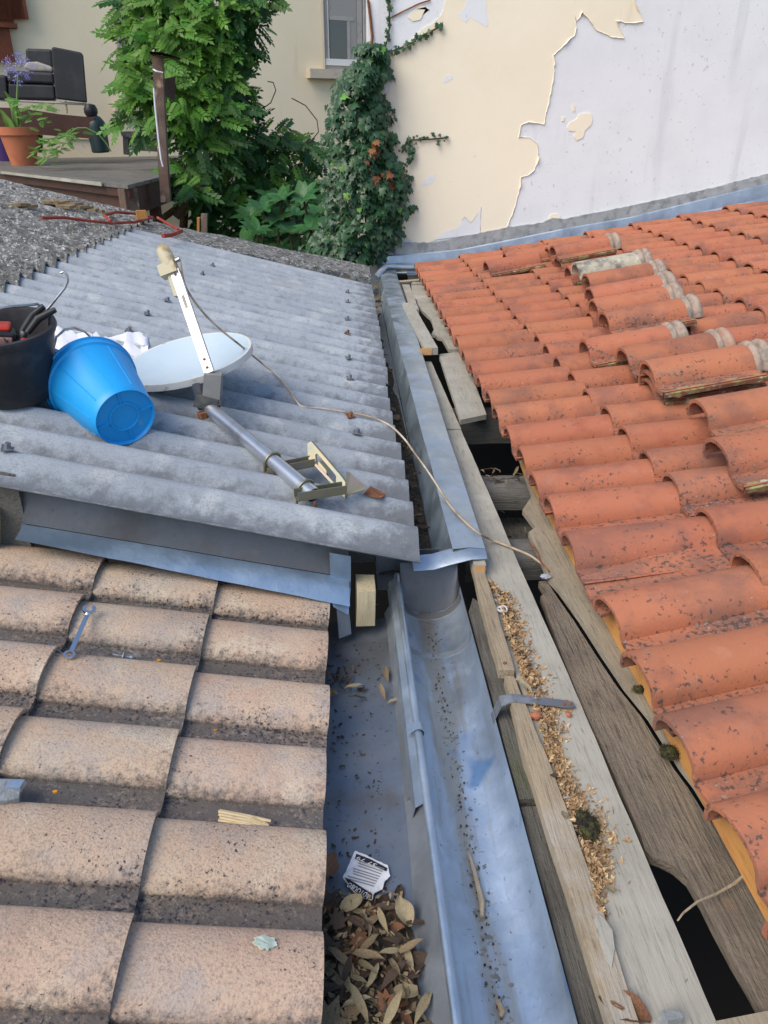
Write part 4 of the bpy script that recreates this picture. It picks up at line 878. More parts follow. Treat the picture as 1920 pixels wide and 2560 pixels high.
def orient(p, nrm, tip, s):
    nrm = Vector(nrm).normalized(); t = Vector(tip); y = (t-nrm*t.dot(nrm))
    y = y.normalized() if y.length > 1e-4 else nrm.orthogonal().normalized(); x = y.cross(nrm)
    m_ = Matrix((x, y, nrm)).transposed().to_4x4(); m_.translation = p; return m_ @ Matrix.Scale(s, 4)
def foliage(par, name, proto, items, m, rest_name, nmax=300):
    """items: (matrix). the ones that show largest are single parts, the rest one joined part"""
    me = proto.mesh(name, (0, 0, 0), 60); me.materials.append(m)
    items = sorted(items, key=lambda q: (q.translation-_c).length/q.to_scale().x)
    for q in items[:nmax]: inst(name, me, q, par)
    if len(items) > nmax:
        b = MB()
        for q in items[nmax:]:
            o = len(b.v); b.v += [q @ p for p in proto.v]; b.a += [0]*len(proto.v); b.f += [[o+i for i in f] for f in proto.f]
        o = b.build(rest_name, m, par, 60); o['kind'] = 'stuff'
# ---- ivy on the end of the peeling wall
random.seed(21)
ivy = thing('ivy', 'dense dark green ivy climbing the corner of the peeling wall', 'climber', (.3, 7.6, -3.2))
outl = [(85, 782, 800, 40), (110, 778, 826, 60), (135, 762, 845, 60), (165, 738, 842, 90), (200, 722, 822, 110), (240, 712, 838, 120), (290, 706, 846, 130), (330, 712, 868, 140), (370, 708, 872, 150), (400, 706, 884, 170), (440, 704, 886, 190), (480, 700, 872, 200), (520, 660, 850, 210), (550, 640, 840, 220), (566, 670, 830, 180)]
def span(y):
    for a, c in zip(outl, outl[1:]):
        if a[0] <= y <= c[0]:
            t = (y-a[0])/(c[0]-a[0]); return a[1]+(c[1]-a[1])*t, a[2]+(c[2]-a[2])*t
    return outl[-1][1:3]
items, newl, dead = [], [], []
for i in range(3400):
    y = random.uniform(95, 568); x0, x1 = span(y)
    e = random.random(); x = x0+(x1-x0)*e + random.gauss(0, 6) + 26*nz(y*.045, e*1.5, 3)
    bulge = math.sin(math.pi*min(1, max(0, e)))**.6
    dpt = YW-.05 - .34*bulge*(.55+.45*(y/560)) + .14*nz(x*.03, y*.03, 2) - .08*nz(x*.09, y*.09, 7)
    if e < .45: dpt += random.choice((0, 0, .25))
    p = aty(x, y, dpt + random.uniform(0, .10))
    nrm = Vector(((e-.5)*1.5, -1, .75))+Vector((random.gauss(0, .35), random.gauss(0, .3), random.gauss(0, .35)))
    s_ = random.uniform(.035, .085)
    if nz(x*.045, y*.045, 12) > .33: continue
    Mx = orient(p, nrm, (random.gauss(0, .5), -.2, -1), s_)
    if 790 < x < 850 and 265 < y < 420 and nz(x*.05, y*.025, 4) > .22: dead.append(Mx)
    elif random.random() < .035 and nz(x*.05, y*.05, 9) > .0: newl.append(Mx)
    else: items.append(Mx)
def runner(L_, Y, n, smin=.03, smax=.055):
    q = [aty(x, y, Y) for x, y in L_]
    b = MB(); b.tube(q, .007, 5); b.build('runner', M['stem'], ivy)
    for i in range(n):
        t = (i+.5)/n*(len(q)-1); k = min(int(t), len(q)-2); p = q[k].lerp(q[k+1], t-k)+Vector((random.gauss(0, .012), -.02, random.gauss(0, .018)))
        items.append(orient(p, (random.gauss(0, .3), -1, random.gauss(.3, .3)), (random.gauss(0, .6), 0, random.choice((-1, .6))), random.uniform(smin, smax)))
runner([(835, 115), (862, 105), (890, 92), (905, 80), (930, 68), (955, 55)], YW-.02, 22)
runner([(825, 110), (838, 85), (842, 50), (840, 0), (838, -40)], YW-.02, 22)
runner([(868, 330), (880, 302), (905, 302), (940, 300), (968, 297)], YW-.02, 24, .02, .04)
runner([(885, 300), (890, 330), (888, 345)], YW-.03, 10, .05, .07)
LI = leaf_ivy()
foliage(ivy, 'leaf', LI, items, M['ivy'], 'inner_leaves'); foliage(ivy, 'young_leaf', LI, newl, M['ivy_new'], 'young_leaves'); foliage(ivy, 'dead_leaf', LI, dead, M['ivy_dead'], 'dead_leaves')
for L_ in ([(800, 570), (790, 450), (800, 330), (790, 200), (805, 110)], [(770, 570), (765, 430), (775, 300), (770, 180)]):
    b = MB(); b.tube([aty(x, y, YW-.08) for x, y in L_], .022, 6); b.build('stem', M['stem'], ivy)
b = MB(); b.tube([aty(x, y, YW-.015) for x, y in ((795, 0), (800, 40), (804, 80), (800, 110))], .012, 5); b.tube([aty(x, y, YW-.012) for x, y in ((845, 38), (870, 25), (905, 8), (930, 0))], .006, 5); b.build('stem', M['rust'], ivy)
# ---- wisteria in front of the house
wis = thing('wisteria', 'tall bright green wisteria climbing beside the deck and the broken post', 'climber', (-1.3, 9.2, -3.2))
random.seed(33)
blobs = [(330, 30, 70, 60, 9.6), (400, 20, 90, 70, 9.4), (470, 15, 80, 40, 9.5), (370, 90, 85, 60, 9.3), (450, 90, 75, 70, 9.5), (340, 150, 60, 60, 9.2), (430, 160, 85, 70, 9.4), (500, 160, 45, 60, 9.9), (420, 230, 90, 60, 9.2), (480, 240, 75, 70, 9.8), (370, 230, 45, 55, 9.0), (320, 205, 40, 50, 9.3), (440, 310, 80, 60, 9.3), (510, 300, 65, 55, 9.9), (420, 380, 45, 50, 9.0), (560, 340, 75, 45, 9.9), (630, 345, 65, 40, 10.0), (490, 380, 60, 45, 9.8), (600, 390, 80, 30, 9.9), (680, 380, 30, 30, 10.0), (300, 260, 35, 30, 9.4), (540, 420, 50, 40, 9.6), (460, 430, 50, 40, 9.7), (275, 130, 25, 40, 9.5), (530, 40, 40, 30, 9.7), (545, -5, 40, 35, 9.7), (480, -20, 90, 40, 9.6), (340, -20, 90, 40, 9.6), (515, 110, 30, 40, 9.8), (290, 40, 35, 60, 9.5), (590, 300, 45, 25, 10.0), (650, 320, 45, 25, 10.0), (450, 60, 110, 60, 9.9), (400, 200, 110, 90, 9.9)]
it, itd = [], []
tot = sum(b_[2]*b_[3] for b_ in blobs)
for (bx_, by_, rx, ry, Y) in blobs:
    for i in range(int(1500*rx*ry/tot)+6):
        a = random.uniform(0, 2*math.pi); r = math.sqrt(random.random())
        x = bx_+rx*r*math.cos(a); y = by_+ry*r*math.sin(a)
        depth = math.sqrt(max(0, 1-r*r)); Yp = Y - .45*depth*random.uniform(.3, 1) + .2*random.random()
        p = aty(x, y, Yp)
        side = Vector((math.cos(a)*r, -.7*depth-.2, -math.sin(a)*r*.6))
        tip = side*.5 + Vector((random.gauss(0, .8), random.gauss(-.2, .6), -.25+random.gauss(0, .55)))
        nrm = Vector((random.gauss(0, .6), -.8+random.gauss(0, .4), .8))
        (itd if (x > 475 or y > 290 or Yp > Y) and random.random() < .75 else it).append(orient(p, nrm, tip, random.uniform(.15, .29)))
LP = leaf_pinnate()
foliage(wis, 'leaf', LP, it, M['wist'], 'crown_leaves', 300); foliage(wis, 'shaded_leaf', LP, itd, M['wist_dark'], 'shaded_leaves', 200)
for L_, Y, r_ in (([(395, 520), (400, 430), (415, 330), (430, 230), (425, 120), (420, 0)], 9.7, .05), ([(460, 520), (455, 430), (480, 330), (510, 260)], 9.9, .06), ([(340, 480), (375, 455), (400, 430)], 8.9, .035), ([(490, 260), (470, 250), (450, 240)], 9.8, .03), ([(380, 470), (400, 440), (405, 420), (408, 400)], 8.8, .04), ([(500, 470), (530, 480), (560, 490)], 9.5, .02)):
    b = MB(); b.tube([aty(x, y, Y+.03*math.sin(i*2)) for i, (x, y) in enumerate(L_)], r_, 7); b.build('trunk', M['stem'], wis, 60)
for L_ in ([(560, 240), (585, 222), (596, 195), (590, 178), (578, 176)], [(640, 320), (672, 305), (688, 285), (685, 260), (660, 228), (630, 212)], [(540, 60), (575, 20), (600, -10)], [(430, 170), (480, 130), (530, 60)], [(660, 350), (690, 330), (716, 322)]):
    b = MB(); b.tube([aty(x, y, 9.9) for x, y in L_], .006, 5); b.build('tendril', M['stem'], wis)
# ---- dark mass behind, under the wisteria (hedge shade) and the glossy shrub
random.seed(40)
LL = leaf_lance()
shr = thing('shrub', 'glossy evergreen shrub with upright finger leaves next to the ivy', 'shrub', (-.6, 8.6, -3.2))
heads = [(570, 430), (610, 410), (655, 405), (690, 440), (600, 450), (640, 445), (555, 475), (590, 490), (625, 480), (670, 470), (700, 480), (560, 515), (605, 525), (650, 515), (540, 445), (685, 505), (630, 540), (575, 540), (720, 500), (665, 535), (530, 500)]
its = []
for (x, y) in heads:
    p = aty(x, y+22, 8.5+random.uniform(-.25, .35)); ax = Vector((random.gauss(0, .25), -.35+random.gauss(0, .15), 1)).normalized()
    n = random.randint(9, 13)
    for k in range(n):
        t = 2*math.pi*k/n+random.random(); e = (ax.orthogonal().normalized()); f_ = ax.cross(e); d = e*math.cos(t)+f_*math.sin(t)
        tip = d*random.uniform(.5, 1.1)+ax*random.uniform(.5, 1.0); nrm = ax*1.0-d*.6
        its.append(orient(p, nrm, tip, random.uniform(.15, .23)))
    b = MB(); b.tube([p, p+Vector((random.uniform(-.1, .1), .1, -.5)), p+Vector((-.1, .2, -1.2))], .012, 5); b.build('stem', M['stem'], shr)
foliage(shr, 'leaf', LL, its, M['shrub'], 'inner_leaves', 300)
hed = thing('undergrowth', 'dark leafy undergrowth between the roof edge and the house', 'undergrowth', (-1, 9.6, -3.2)); hed['kind'] = 'stuff'
its = []
for i in range(900):
    x = random.uniform(400, 720); y = random.uniform(400, 590); p = aty(x, y, random.uniform(8.9, 9.9)); p.y += random.uniform(0, .6)
    if nz(x*.02, y*.02, 3) < -.25 and x < 540: continue
    its.append(orient(p, (random.gauss(0, .5), -.6, 1), (random.gauss(0, 1), random.gauss(-.4, .5), random.gauss(0, .5)), random.uniform(.10, .2)))
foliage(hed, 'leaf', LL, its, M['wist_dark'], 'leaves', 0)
# deck weed sprays beside the pot
wd = thing('potted_fern', 'feathery green plant spilling over the deck beside the terracotta pot', 'plant', ondeck(105, 345))
its = []
for (x, y, n) in ((330, 930, 14), (280, 980, 12), (430, 880, 12), (270, 690, 10), (220, 760, 10), (370, 950, 10), (470, 890, 8), (300, 1030, 6), (130, 680, 8)):
    for k in range(n): its.append(orient(aty(*G1(x+random.gauss(0, 25), y+random.gauss(0, 22)), p.y*0+9.6+random.uniform(-.2, .4)), (random.gauss(0, .4), -.5, 1), (random.gauss(0, 1), -.3, random.gauss(.2, .6)), random.uniform(.07, .13)))
foliage(wd, 'frond', LP, its, M['wist'], 'fronds')
for L_ in ([(430, 880), (500, 830), (560, 830), (640, 870), (690, 930), (720, 980)], [(250, 900), (330, 900), (430, 880)]):
    b = MB(); b.tube([aty(*G1(x, y), 9.7) for x, y in L_], .008, 5); b.build('stem', M['green_stem'], wd)
# stakes, orange block and red cable at the far roof edge
for x0, x1, y0, y1, m, lab in ((434, 447, 462, 512, 'wood_post', 'grey wooden stake standing behind the crusted verge'), (425, 431, 470, 508, 'wood_orange', 'thin orange stake next to the grey stake')):
    b = MB(); b.prism([aty(x0, y0, 7.3), aty(x1, y0+1, 7.3), aty(x1-1, y1+20, 7.3), aty(x0+1, y1+20, 7.3)], (0, .06, 0)); tag(b.build('stake', M[m]), lab, 'stake')
b = MB(); q = oncrest(306, 470, .05); b.box(q+Vector((0, 0, .02)), (.075, .05, .065), Matrix.Rotation(.3, 3, 'Z')); tag(b.build('wood_block', M['wood_orange']), 'small orange wood block by the red cable on the crusted roof', 'block')
b = MB(); b.tube([oncrest(x, y, .046) for x, y in ((90, 471), (140, 470), (190, 477), (240, 482), (290, 480), (330, 470), (300, 462), (250, 458), (225, 465), (240, 478))], .011, 6)
b.tube([oncrest(x, y, .046) for x, y in ((340, 470), (360, 482), (385, 496))], .010, 6); b.tube([oncrest(x, y, .06) for x, y in ((352, 510), (370, 508), (392, 499))], .015, 6)
tag(b.build('cable', M['red_cable'], smooth=60), 'faded red cable looped on the crusted roof below the deck', 'cable')
b = MB()
random.seed(8)
for x, y in ((105, 435), (118, 437), (130, 434), (150, 440), (165, 444), (185, 447), (200, 452), (215, 455), (140, 445), (35, 440), (55, 443)):
    q = oncrest(x, y, .036); n = 6; rr = random.uniform(.05, .11)
    b.prism([q+Vector((rr*math.cos(6.28*k/n)*random.uniform(.7, 1.2), rr*.6*math.sin(6.28*k/n), .01*random.random())) for k in range(n)], (0, 0, -.02))
o = tag(b.build('bark_debris', M['dead_tan']), 'scraps of bark and dead leaves on the crusted roof under the deck', 'debris'); o['kind'] = 'stuff'

# ================================================================== THINGS ON THE CORRUGATED ROOF
# ---- blue bucket lying on its side
bc = aty(272, 903, 2.375); mc = aty(196, 822, 2.60)
axb = (mc-bc).normalized(); Lb = .285
bkt = thing('bucket', 'bright blue plastic bucket lying on its side with its bottom rings showing', 'bucket', bc-Vector((0, 0, .11)))
rb, rt = .100, .150
b = MB(); b.lathe([(0, .012), (rb*.92, .012), (rb*.97, 0), (rb, .004), (rb+.004, .03), (rt-.006, Lb-.04), (rt-.004, Lb-.035), (rt+.003, Lb-.032), (rt+.003, Lb-.006), (rt+.009, Lb-.004), (rt+.009, Lb), (rt-.003, Lb), (rt-.006, Lb-.03), (rb-.003, .018), (0, .018)], bc, axb, 48); b.build('body', M['blue'], bkt, 35)
b = MB(); e1 = axb.orthogonal().normalized(); e2 = axb.cross(e1)
b.lathe([(.044, .0115), (.045, .006), (.050, .006), (.051, .0115)], bc, axb, 32)
for k in range(4):
    t = math.pi/2*k+.55; d = e1*math.cos(t)+e2*math.sin(t); s_ = axb.cross(d); o = bc+axb*.009
    b.box(o+d*.073, (.044, .004, .006), Matrix((d, s_, axb)).transposed())
b.build('bottom_ring', M['blue'], bkt, 30)
b = MB()
for k in range(10):
    t = 2*math.pi*k/10+.2; d = e1*math.cos(t)+e2*math.sin(t)
    b.tube([bc+axb*.03+d*(rb+.0035), bc+axb*(Lb-.04)+d*(rt-.006)], .0022, 5)
b.build('rib', M['blue'], bkt, 50)
# wire handle standing up from the rim
h0 = aty(133, 755, 2.60); hp = [aty(x, y, 2.60+dy) for x, y, dy in ((118, 772, 0), (116, 752, .01), (122, 728, .03), (140, 712, .07), (162, 708, .12), (184, 717, .17), (203, 735, .2))]
b = MB(); b.tube(hp, .0042, 7); b.build('handle', M['steel'], bkt, 60)
b = MB(); b.box(aty(128, 770, 2.60), (.045, .03, .03), Matrix.Rotation(.5, 3, 'Y')); b.build('handle_lug', M['blue'], bkt)
# ---- black bucket with tools
up_ = Vector((.02, -.16, 1)).normalized(); hb = .235; r0, r1 = .128, .160; bo = aty(-2, 703, 2.50) - up_*hb
kb = thing('bucket', 'black rubber builders bucket holding a red and black power tool', 'bucket', bo)
b = MB(); b.lathe([(0, 0), (r0-.006, 0), (r0, .006), (r1-.004, hb-.03), (r1+.004, hb-.026), (r1+.010, hb-.012), (r1+.008, hb), (r1-.002, hb+.002), (r1-.007, hb-.01), (r0-.006, .012), (0, .012)], bo, up_, 48); b.build('body', M['black'], kb, 40)
rc = bo+up_*hb
b = MB(); b.tube([rc+Vector((-.14, -.04, .01)), rc+Vector((-.05, -.06, .045)), rc+Vector((.04, -.02, .06)), rc+Vector((.115, .05, .055)), rc+Vector((.135, .075, .02)), rc+Vector((.12, .09, -.02))], .0045, 7); b.build('handle', M['steel'], kb, 60)
hk = MB(); hk.tube([aty(x, y, 2.62) for x, y in ((96, 672), (106, 664), (116, 652), (128, 637), (140, 622), (146, 608), (145, 594), (138, 587), (131, 590))], .0045, 7); tag(hk.build('hook', M['steel'], smooth=60), 'bent steel wire hook leaning out of the black bucket', 'hook')
tl_ = thing('power_tool', 'red and black cordless power tool with worn label standing in the black bucket', 'power tool', rc+Vector((-.02, -.02, -.2)))
def tb(c, s, m, nm, rz=.0, ry=0.0, bev=.008, par=None):
    b = MB(); b.box((0, 0, 0), s); me = b.mesh(nm, (0, 0, 0)); me.materials.append(m)
    o = inst(nm, me, Matrix.Translation(rc+Vector(c)) @ Euler((0, ry, rz)).to_matrix().to_4x4(), par or tl_)
    md = o.modifiers.new('round', 'BEVEL'); md.width = bev; md.segments = 2; return o
tb((.015, -.045, -.045), (.085, .075, .085), M['black_plastic'], 'motor_housing', .3, .15); tb((.03, -.082, -.048), (.06, .012, .06), M['tool_label'], 'label_plate', .3, .15, .003)
tb((-.01, -.03, .005), (.11, .09, .016), M['red'], 'top_cover', .3, .1); tb((-.02, .01, .035), (.024, .022, .09), M['red'], 'trigger_lever', .2, .1)
tb((-.07, -.055, -.06), (.05, .06, .11), M['black_plastic'], 'battery', .3, .1); tb((-.025, -.086, -.065), (.02, .02, .09), M['red'], 'side_stripe', .3, .2); tb((.085, -.05, -.065), (.03, .03, .07), M['red'], 'guard', .3, .2)
pl_ = thing('pliers', 'black gripped pliers sticking out over the rim of the black bucket', 'pliers', rc+Vector((.08, .02, -.05)))
b = MB(); b.tube([rc+Vector((.06, .0, -.03)), rc+Vector((.10, .03, .025)), rc+Vector((.135, .04, .05))], [.012, .014, .010], 8); b.tube([rc+Vector((.09, -.02, -.02)), rc+Vector((.125, .0, .02)), rc+Vector((.18, .01, .045))], [.010, .013, .009], 8); b.build('grip', M['black_plastic'], pl_, 50)
b = MB(); b.tube([rc+Vector((.02, -.01, -.10)), rc+Vector((.075, .0, -.02))], [.02, .012], 8); b.build('jaw', M['steel'], pl_, 50)
tb((.11, .035, .022), (.016, .016, .012), M['steel'], 'ferrule', .4, .6, .002, pl_)
# ---- white rag behind the bucket
b = MB(); rows = []
for i in range(23):
    r = []
    for j in range(15):
        x = 118+9.2*i; y = 712+ (5.6-.09*i*0)*j*.9 + .7*max(0, i-8)*1.2; q = oncrest(x, y, .0)
        q.z = croof(q.x)+wave(q.y)*.6+.016+.018*abs(nz(x*.05, y*.06, 2))*1.6+.012*nz(x*.13, y*.12, 5); r.append(q)
    rows.append(r)
b.sheet(rows, (0, 0, -.003)); tag(b.build('rag', M['rag'], smooth=80), 'crumpled white cloth on the corrugated roof behind the blue bucket', 'cloth')

# ---- satellite dish
YD = 3.0; dc = aty(402, 772, YD)
dish = thing('satellite_dish', 'pale satellite dish lying face up with feed arm, mast and wall bracket', 'satellite dish', oncrest(420, 850))
dn = Vector((-.17, -.10, 1)).normalized(); RD = .250
ex = (Vector((1, 0, 0))-dn*dn.x).normalized(); ey = dn.cross(ex)
def dp(r, t, h=0.0): return dc + ex*(r*math.cos(t)*1.0) + ey*(r*math.sin(t)*.98) + dn*h
b = MB(); rows = []
for i in range(13):
    r = RD*i/12; rows.append([dp(max(r, .0005), 2*math.pi*k/56, .050*((r/RD)**2-1)) for k in range(57)])
b.sheet(rows, -dn*.002); b.build('reflector', M['dish'], dish, 60)
b = MB(); rows = [[dp(RD, 2*math.pi*k/56, 0) for k in range(57)], [dp(RD+.010, 2*math.pi*k/56, .001) for k in range(57)], [dp(RD+.012, 2*math.pi*k/56, -.022) for k in range(57)]]
b.sheet(rows, -dn*.002); b.build('rim', M['dish_rim'], dish, 30)
ab = aty(452, 802, 2.70); ae = aty(378, 585, 2.92)
da = (ae-ab).normalized(); wa = da.cross(Vector((0, -1, .1))).normalized(); fa_ = wa.cross(da)
def armbox(t0, t1, w_, th, m, nm, off=0.0, par=dish, side=0.0):
    b = MB(); L_ = (ae-ab).length; c = ab+da*(L_*(t0+t1)/2)+fa_*off+wa*side; b.box(c, (w_, th, L_*(t1-t0)), Matrix((wa, fa_, da)).transposed()); return b.build(nm, m, par)
arm = armbox(-.02, 1.0, .034, .022, M['arm'], 'feed_arm')
sgn = -1 if fa_.y > 0 else 1
armbox(.62, .74, .010, .003, M['dark_steel'], 'arm_slot', sgn*.0118, arm); 
for t in (.02, .10, .94): armbox(t, t+.018, .009, .004, M['rust'], 'arm_bolt', sgn*.0125, arm)
lnb = MB(); lnb.lathe([(0, -.035), (.022, -.035), (.026, -.02), (.028, .02), (.024, .05), (.012, .066), (0, .07)], ae+da*.045-wa*.012, da*.9+wa*-.1, 14); ln = lnb.build('feed_horn', M['lnb'], dish, 40)
b = MB(); b.box(ae+da*.01-wa*.02, (.062, .045, .04), Matrix((wa, fa_, da)).transposed(), .003); b.build('feed_clamp', M['lnb'], ln)
b = MB(); b.box(ae-da*.045-wa*.024, (.012, .02, .10), Matrix((wa, fa_, da)).transposed(), .002); b.build('clamp_jaw', M['lnb'], ln)
b = MB(); b.tube([ae+da*.03+wa*.018+fa_*sgn*.01, ae+da*.03+wa*.034+fa_*sgn*.012], .009, 8); b.build('cable_plug', M['steel'], ln)
# clamp under the arm
b = MB(); b.box(ab-da*.015+Vector((.004, 0, -.035)), (.060, .055, .085), Matrix.Rotation(.12, 3, 'Y'), .003); b.build('arm_socket', M['grey_plastic'], dish)
mt = aty(452, 882, 2.68); me_ = aty(678, 1070, 2.165)
cl = MB()
for (x0, y0, x1, y1, w_) in ((424, 830, 436, 884, .022), (464, 830, 470, 878, .018)):
    A, B = aty(x0, y0, 2.72), aty(x1, y1, 2.67); cl.tube([A, B], [.016, .014], 6)
cl.build('tilt_bracket', M['dark_steel'], dish, 30)
b = MB(); A = aty(446, 868, 2.68); b.box(A, (.085, .05, .045), Matrix.Rotation(.3, 3, 'Y'), .004); b.build('mast_clamp', M['dark_steel'], dish)
b = MB(); A = aty(438, 897, 2.66); b.tube([A, A+Vector((-.012, -.004, -.035))], .008, 6); b.tube([A+Vector((.0, 0, .012)), A+Vector((.002, 0, -.01))], .020, 8); b.build('clamp_bolt', M['rust'], dish)
dm = (me_-mt).normalized()
b = MB(); n = 20; x_ = dm.orthogonal().normalized(); y_ = dm.cross(x_); rows = []
for h, rr in ((0, .0255), ((me_-mt).length, .0255), ((me_-mt).length, .0225), ((me_-mt).length-.25, .0225)):
    rows.append([mt+dm*h+x_*(rr*math.cos(2*math.pi*k/n))+y_*(rr*math.sin(2*math.pi*k/n)) for k in range(n+1)])
b.grid(rows); b.build('mast', M['mast'], dish, 40)
# wall bracket: plate, two channels, U bolts, triangular foot
br = thing('wall_bracket', 'yellowish zinc plated wall bracket with U bolts holding the dish mast', 'bracket', oncrest(700, 1060))
pA = [aty(x, y, Y) for x, y, Y in ((664, 958, 2.44), (672, 953, 2.44), (738, 1030, 2.30), (746, 1042, 2.28), (745, 1076, 2.24), (665, 990, 2.40))]
b = MB()
P0, P1, P2, P3, P4, P5 = pA
th_ = Vector((.006, .004, 0))
ctr = (P0+P2+P4+P5)/4
inn_ = [p+(ctr-p)*.45 for p in pA]
for k in range(6):
    if k in (1, 3, 4, 0, 2, 5): b.prism([pA[k], pA[(k+1) % 6], inn_[(k+1) % 6], inn_[k]], th_)
plate = b.build('plate', M['brass'], br)
b = MB(); b.prism([ctr+(p-ctr)*.22+Vector((-.01, 0, .004)) for p in pA], th_*2); b.build('lug', M['brass'], plate)
def channel(a, c, h, w_):
    b = MB(); d = (c-a).normalized(); s_ = d.cross(Vector((0, 0, 1))).normalized()
    for off in (-w_/2, w_/2): b.box((a+c)/2+s_*off+Vector((0, 0, h/2)), ((c-a).length, .004, h), Matrix((d, s_, Vector((0, 0, 1)))).transposed())
    b.box((a+c)/2, ((c-a).length, w_, .004), Matrix((d, s_, Vector((0, 0, 1)))).transposed()); return b
a1, c1 = aty(574, 1024, 2.32), aty(676, 1003, 2.39); a2, c2 = aty(640, 1078, 2.15), aty(744, 1062, 2.22)
channel(a1, c1, .026, .034).build('channel', M['brass'], br); channel(a2, c2, .028, .034).build('channel', M['brass'], br)
def ubolt(t, drop):
    p = mt+dm*((me_-mt).length*t); b = MB(); s_ = dm.cross(Vector((0, 0, 1))).normalized(); u2 = s_.cross(dm)
    pts = [p+s_*.030-u2*drop] + [p+s_*(.030*math.cos(a))+u2*(.030*math.sin(a)) for a in [math.pi*i/10 for i in range(11)]] + [p-s_*.030-u2*drop]
    b.tube(pts, .0042, 6); b.build('u_bolt', M['brass'], br, 60)
ubolt(.64, .06); ubolt(.93, .06)
for q in ((583, 1036, 2.31), (650, 1090, 2.14), (680, 1085, 2.15)):
    A = aty(*q); b = MB(); b.tube([A, A+Vector((0, 0, -.022))], .0045, 6); b.build('bolt_end', M['rust'], br)
b = MB(); b.prism([aty(748, 1018, 2.27), aty(757, 1022, 2.27), aty(790, 1050, 2.25), aty(788, 1058, 2.24), aty(747, 1070, 2.22)], (0, .004, -.004)); b.build('foot_plate', M['brass'], br)
# ---- cable from the dish over the box gutter to the boards
L_ = [(ae+da*.03+wa*.034+fa_*sgn*.012), aty(398, 612, 2.92), aty(416, 645, 2.90), aty(445, 682, 2.90), aty(480, 715, 2.92), aty(520, 747, 2.96)]
L_ += [oncrest(x, y, h) for x, y, h in ((560, 780, .05), (600, 812, .02), (622, 840, .008), (640, 866, .006), (655, 879, .005), (690, 882, .005), (720, 886, .005), (750, 891, .005), (790, 898, .006), (825, 910, .006), (850, 925, .008))]
L_ += [atz(x, y, z) for x, y, z in ((875, 950, .215), (895, 978, .20), (920, 1012, .175), (945, 1050, .145), (962, 1078, .130), (985, 1107, .127), (1010, 1132, .126), (1035, 1152, .122), (1060, 1165, .07), (1090, 1177, .06), (1115, 1187, .06), (1145, 1200, .058), (1168, 1216, .05), (1180, 1222, .04))]
def smooth_path(P_, k=5):
    out = []
    for i in range(len(P_)-1):
        p0, p1, p2, p3 = P_[max(i-1, 0)], P_[i], P_[i+1], P_[min(i+2, len(P_)-1)]
        for j in range(k):
            t = j/k; out.append(.5*((2*p1)+(p2-p0)*t+(2*p0-5*p1+4*p2-p3)*t*t+(3*p1-p0-3*p2+p3)*t**3))
    return out+[P_[-1]]
b = MB(); b.tube(smooth_path(L_), .0042, 7); tag(b.build('coaxial_cable', M['cable'], smooth=60), 'thin tan coaxial cable running from the dish across the box gutter to the boards', 'cable')

# ================================================================== SMALL THINGS ON THE PEACH TILES
lnrm = Vector((math.sin(LS), 0, math.cos(LS)))
def onl(x, y, h=0.0): return atpl(x, y, (LX, 0, LZ0+.062+h), lnrm)
L3 = crop(0, 1200, 900/1659)
# combination wrench
wr = thing('wrench', 'shiny combination wrench lying across a peach tile', 'wrench', onl(*L3(370, 700)))
A, B = onl(*L3(412, 600), .006), onl(*L3(320, 810), -.012); dw = (B-A).normalized(); sw = dw.cross(lnrm).normalized(); un = sw.cross(dw)
if un.z < 0: un = -un
b = MB(); b.box((A+B)/2, (.011, (B-A).length*.86, .005), Matrix((sw, dw, un)).transposed()); b.build('shaft', M['chrome'], wr)
b = MB(); oc = A; R1, R2 = .0175, .0085; out = []
an = [math.radians(70+ (400-0)*0 + t) for t in range(-40, 261, 20)]
bdir = -dw; ang0 = .3
pts = [oc+(bdir*math.cos(t)+sw*math.sin(t))*R1 for t in [ang0+.55+ (2*math.pi-1.1)*i/14 for i in range(15)]] + [oc+(bdir*math.cos(t)+sw*math.sin(t))*R2 for t in [ang0-.9+(2*math.pi) - (2*math.pi-1.8)*i/10 for i in range(11)]]
b.prism(pts, un*.006); b.build('open_jaw', M['chrome'], wr)
b = MB(); rows = [[B+(dw*math.cos(t)+sw*math.sin(t))*rr for t in [2*math.pi*k/18 for k in range(19)]] for rr in (.0135, .008)]
b.sheet(rows, un*.007); b.build('ring_end', M['chrome'], wr)
def screw(p, d, L_, label, washer=False):
    t = thing('roofing_screw', label, 'screw', p); d = Vector(d).normalized()
    b = MB(); b.tube([p, p+d*L_], [.0032, .0022], 6); b.build('shank', M['steel'], t)
    b = MB(); b.tube([p-d*.007, p], .0062, 6); b.build('head', M['chrome'], t)
    if washer:
        b = MB(); b.tube([p+d*.014, p+d*.0165], .015, 16); b.build('washer', M['steel'], t)
A, B = onl(*L3(243, 772), -.02), onl(*L3(300, 808), -.03); screw(A, B-A, (B-A).length, 'steel roofing screw lying beside the ring end of the wrench')
A, B = onl(*L3(598, 815), -.03), onl(*L3(520, 803), -.03); screw(A, B-A, (B-A).length, 'steel roofing screw with round washer lying in a dark tile channel', True)
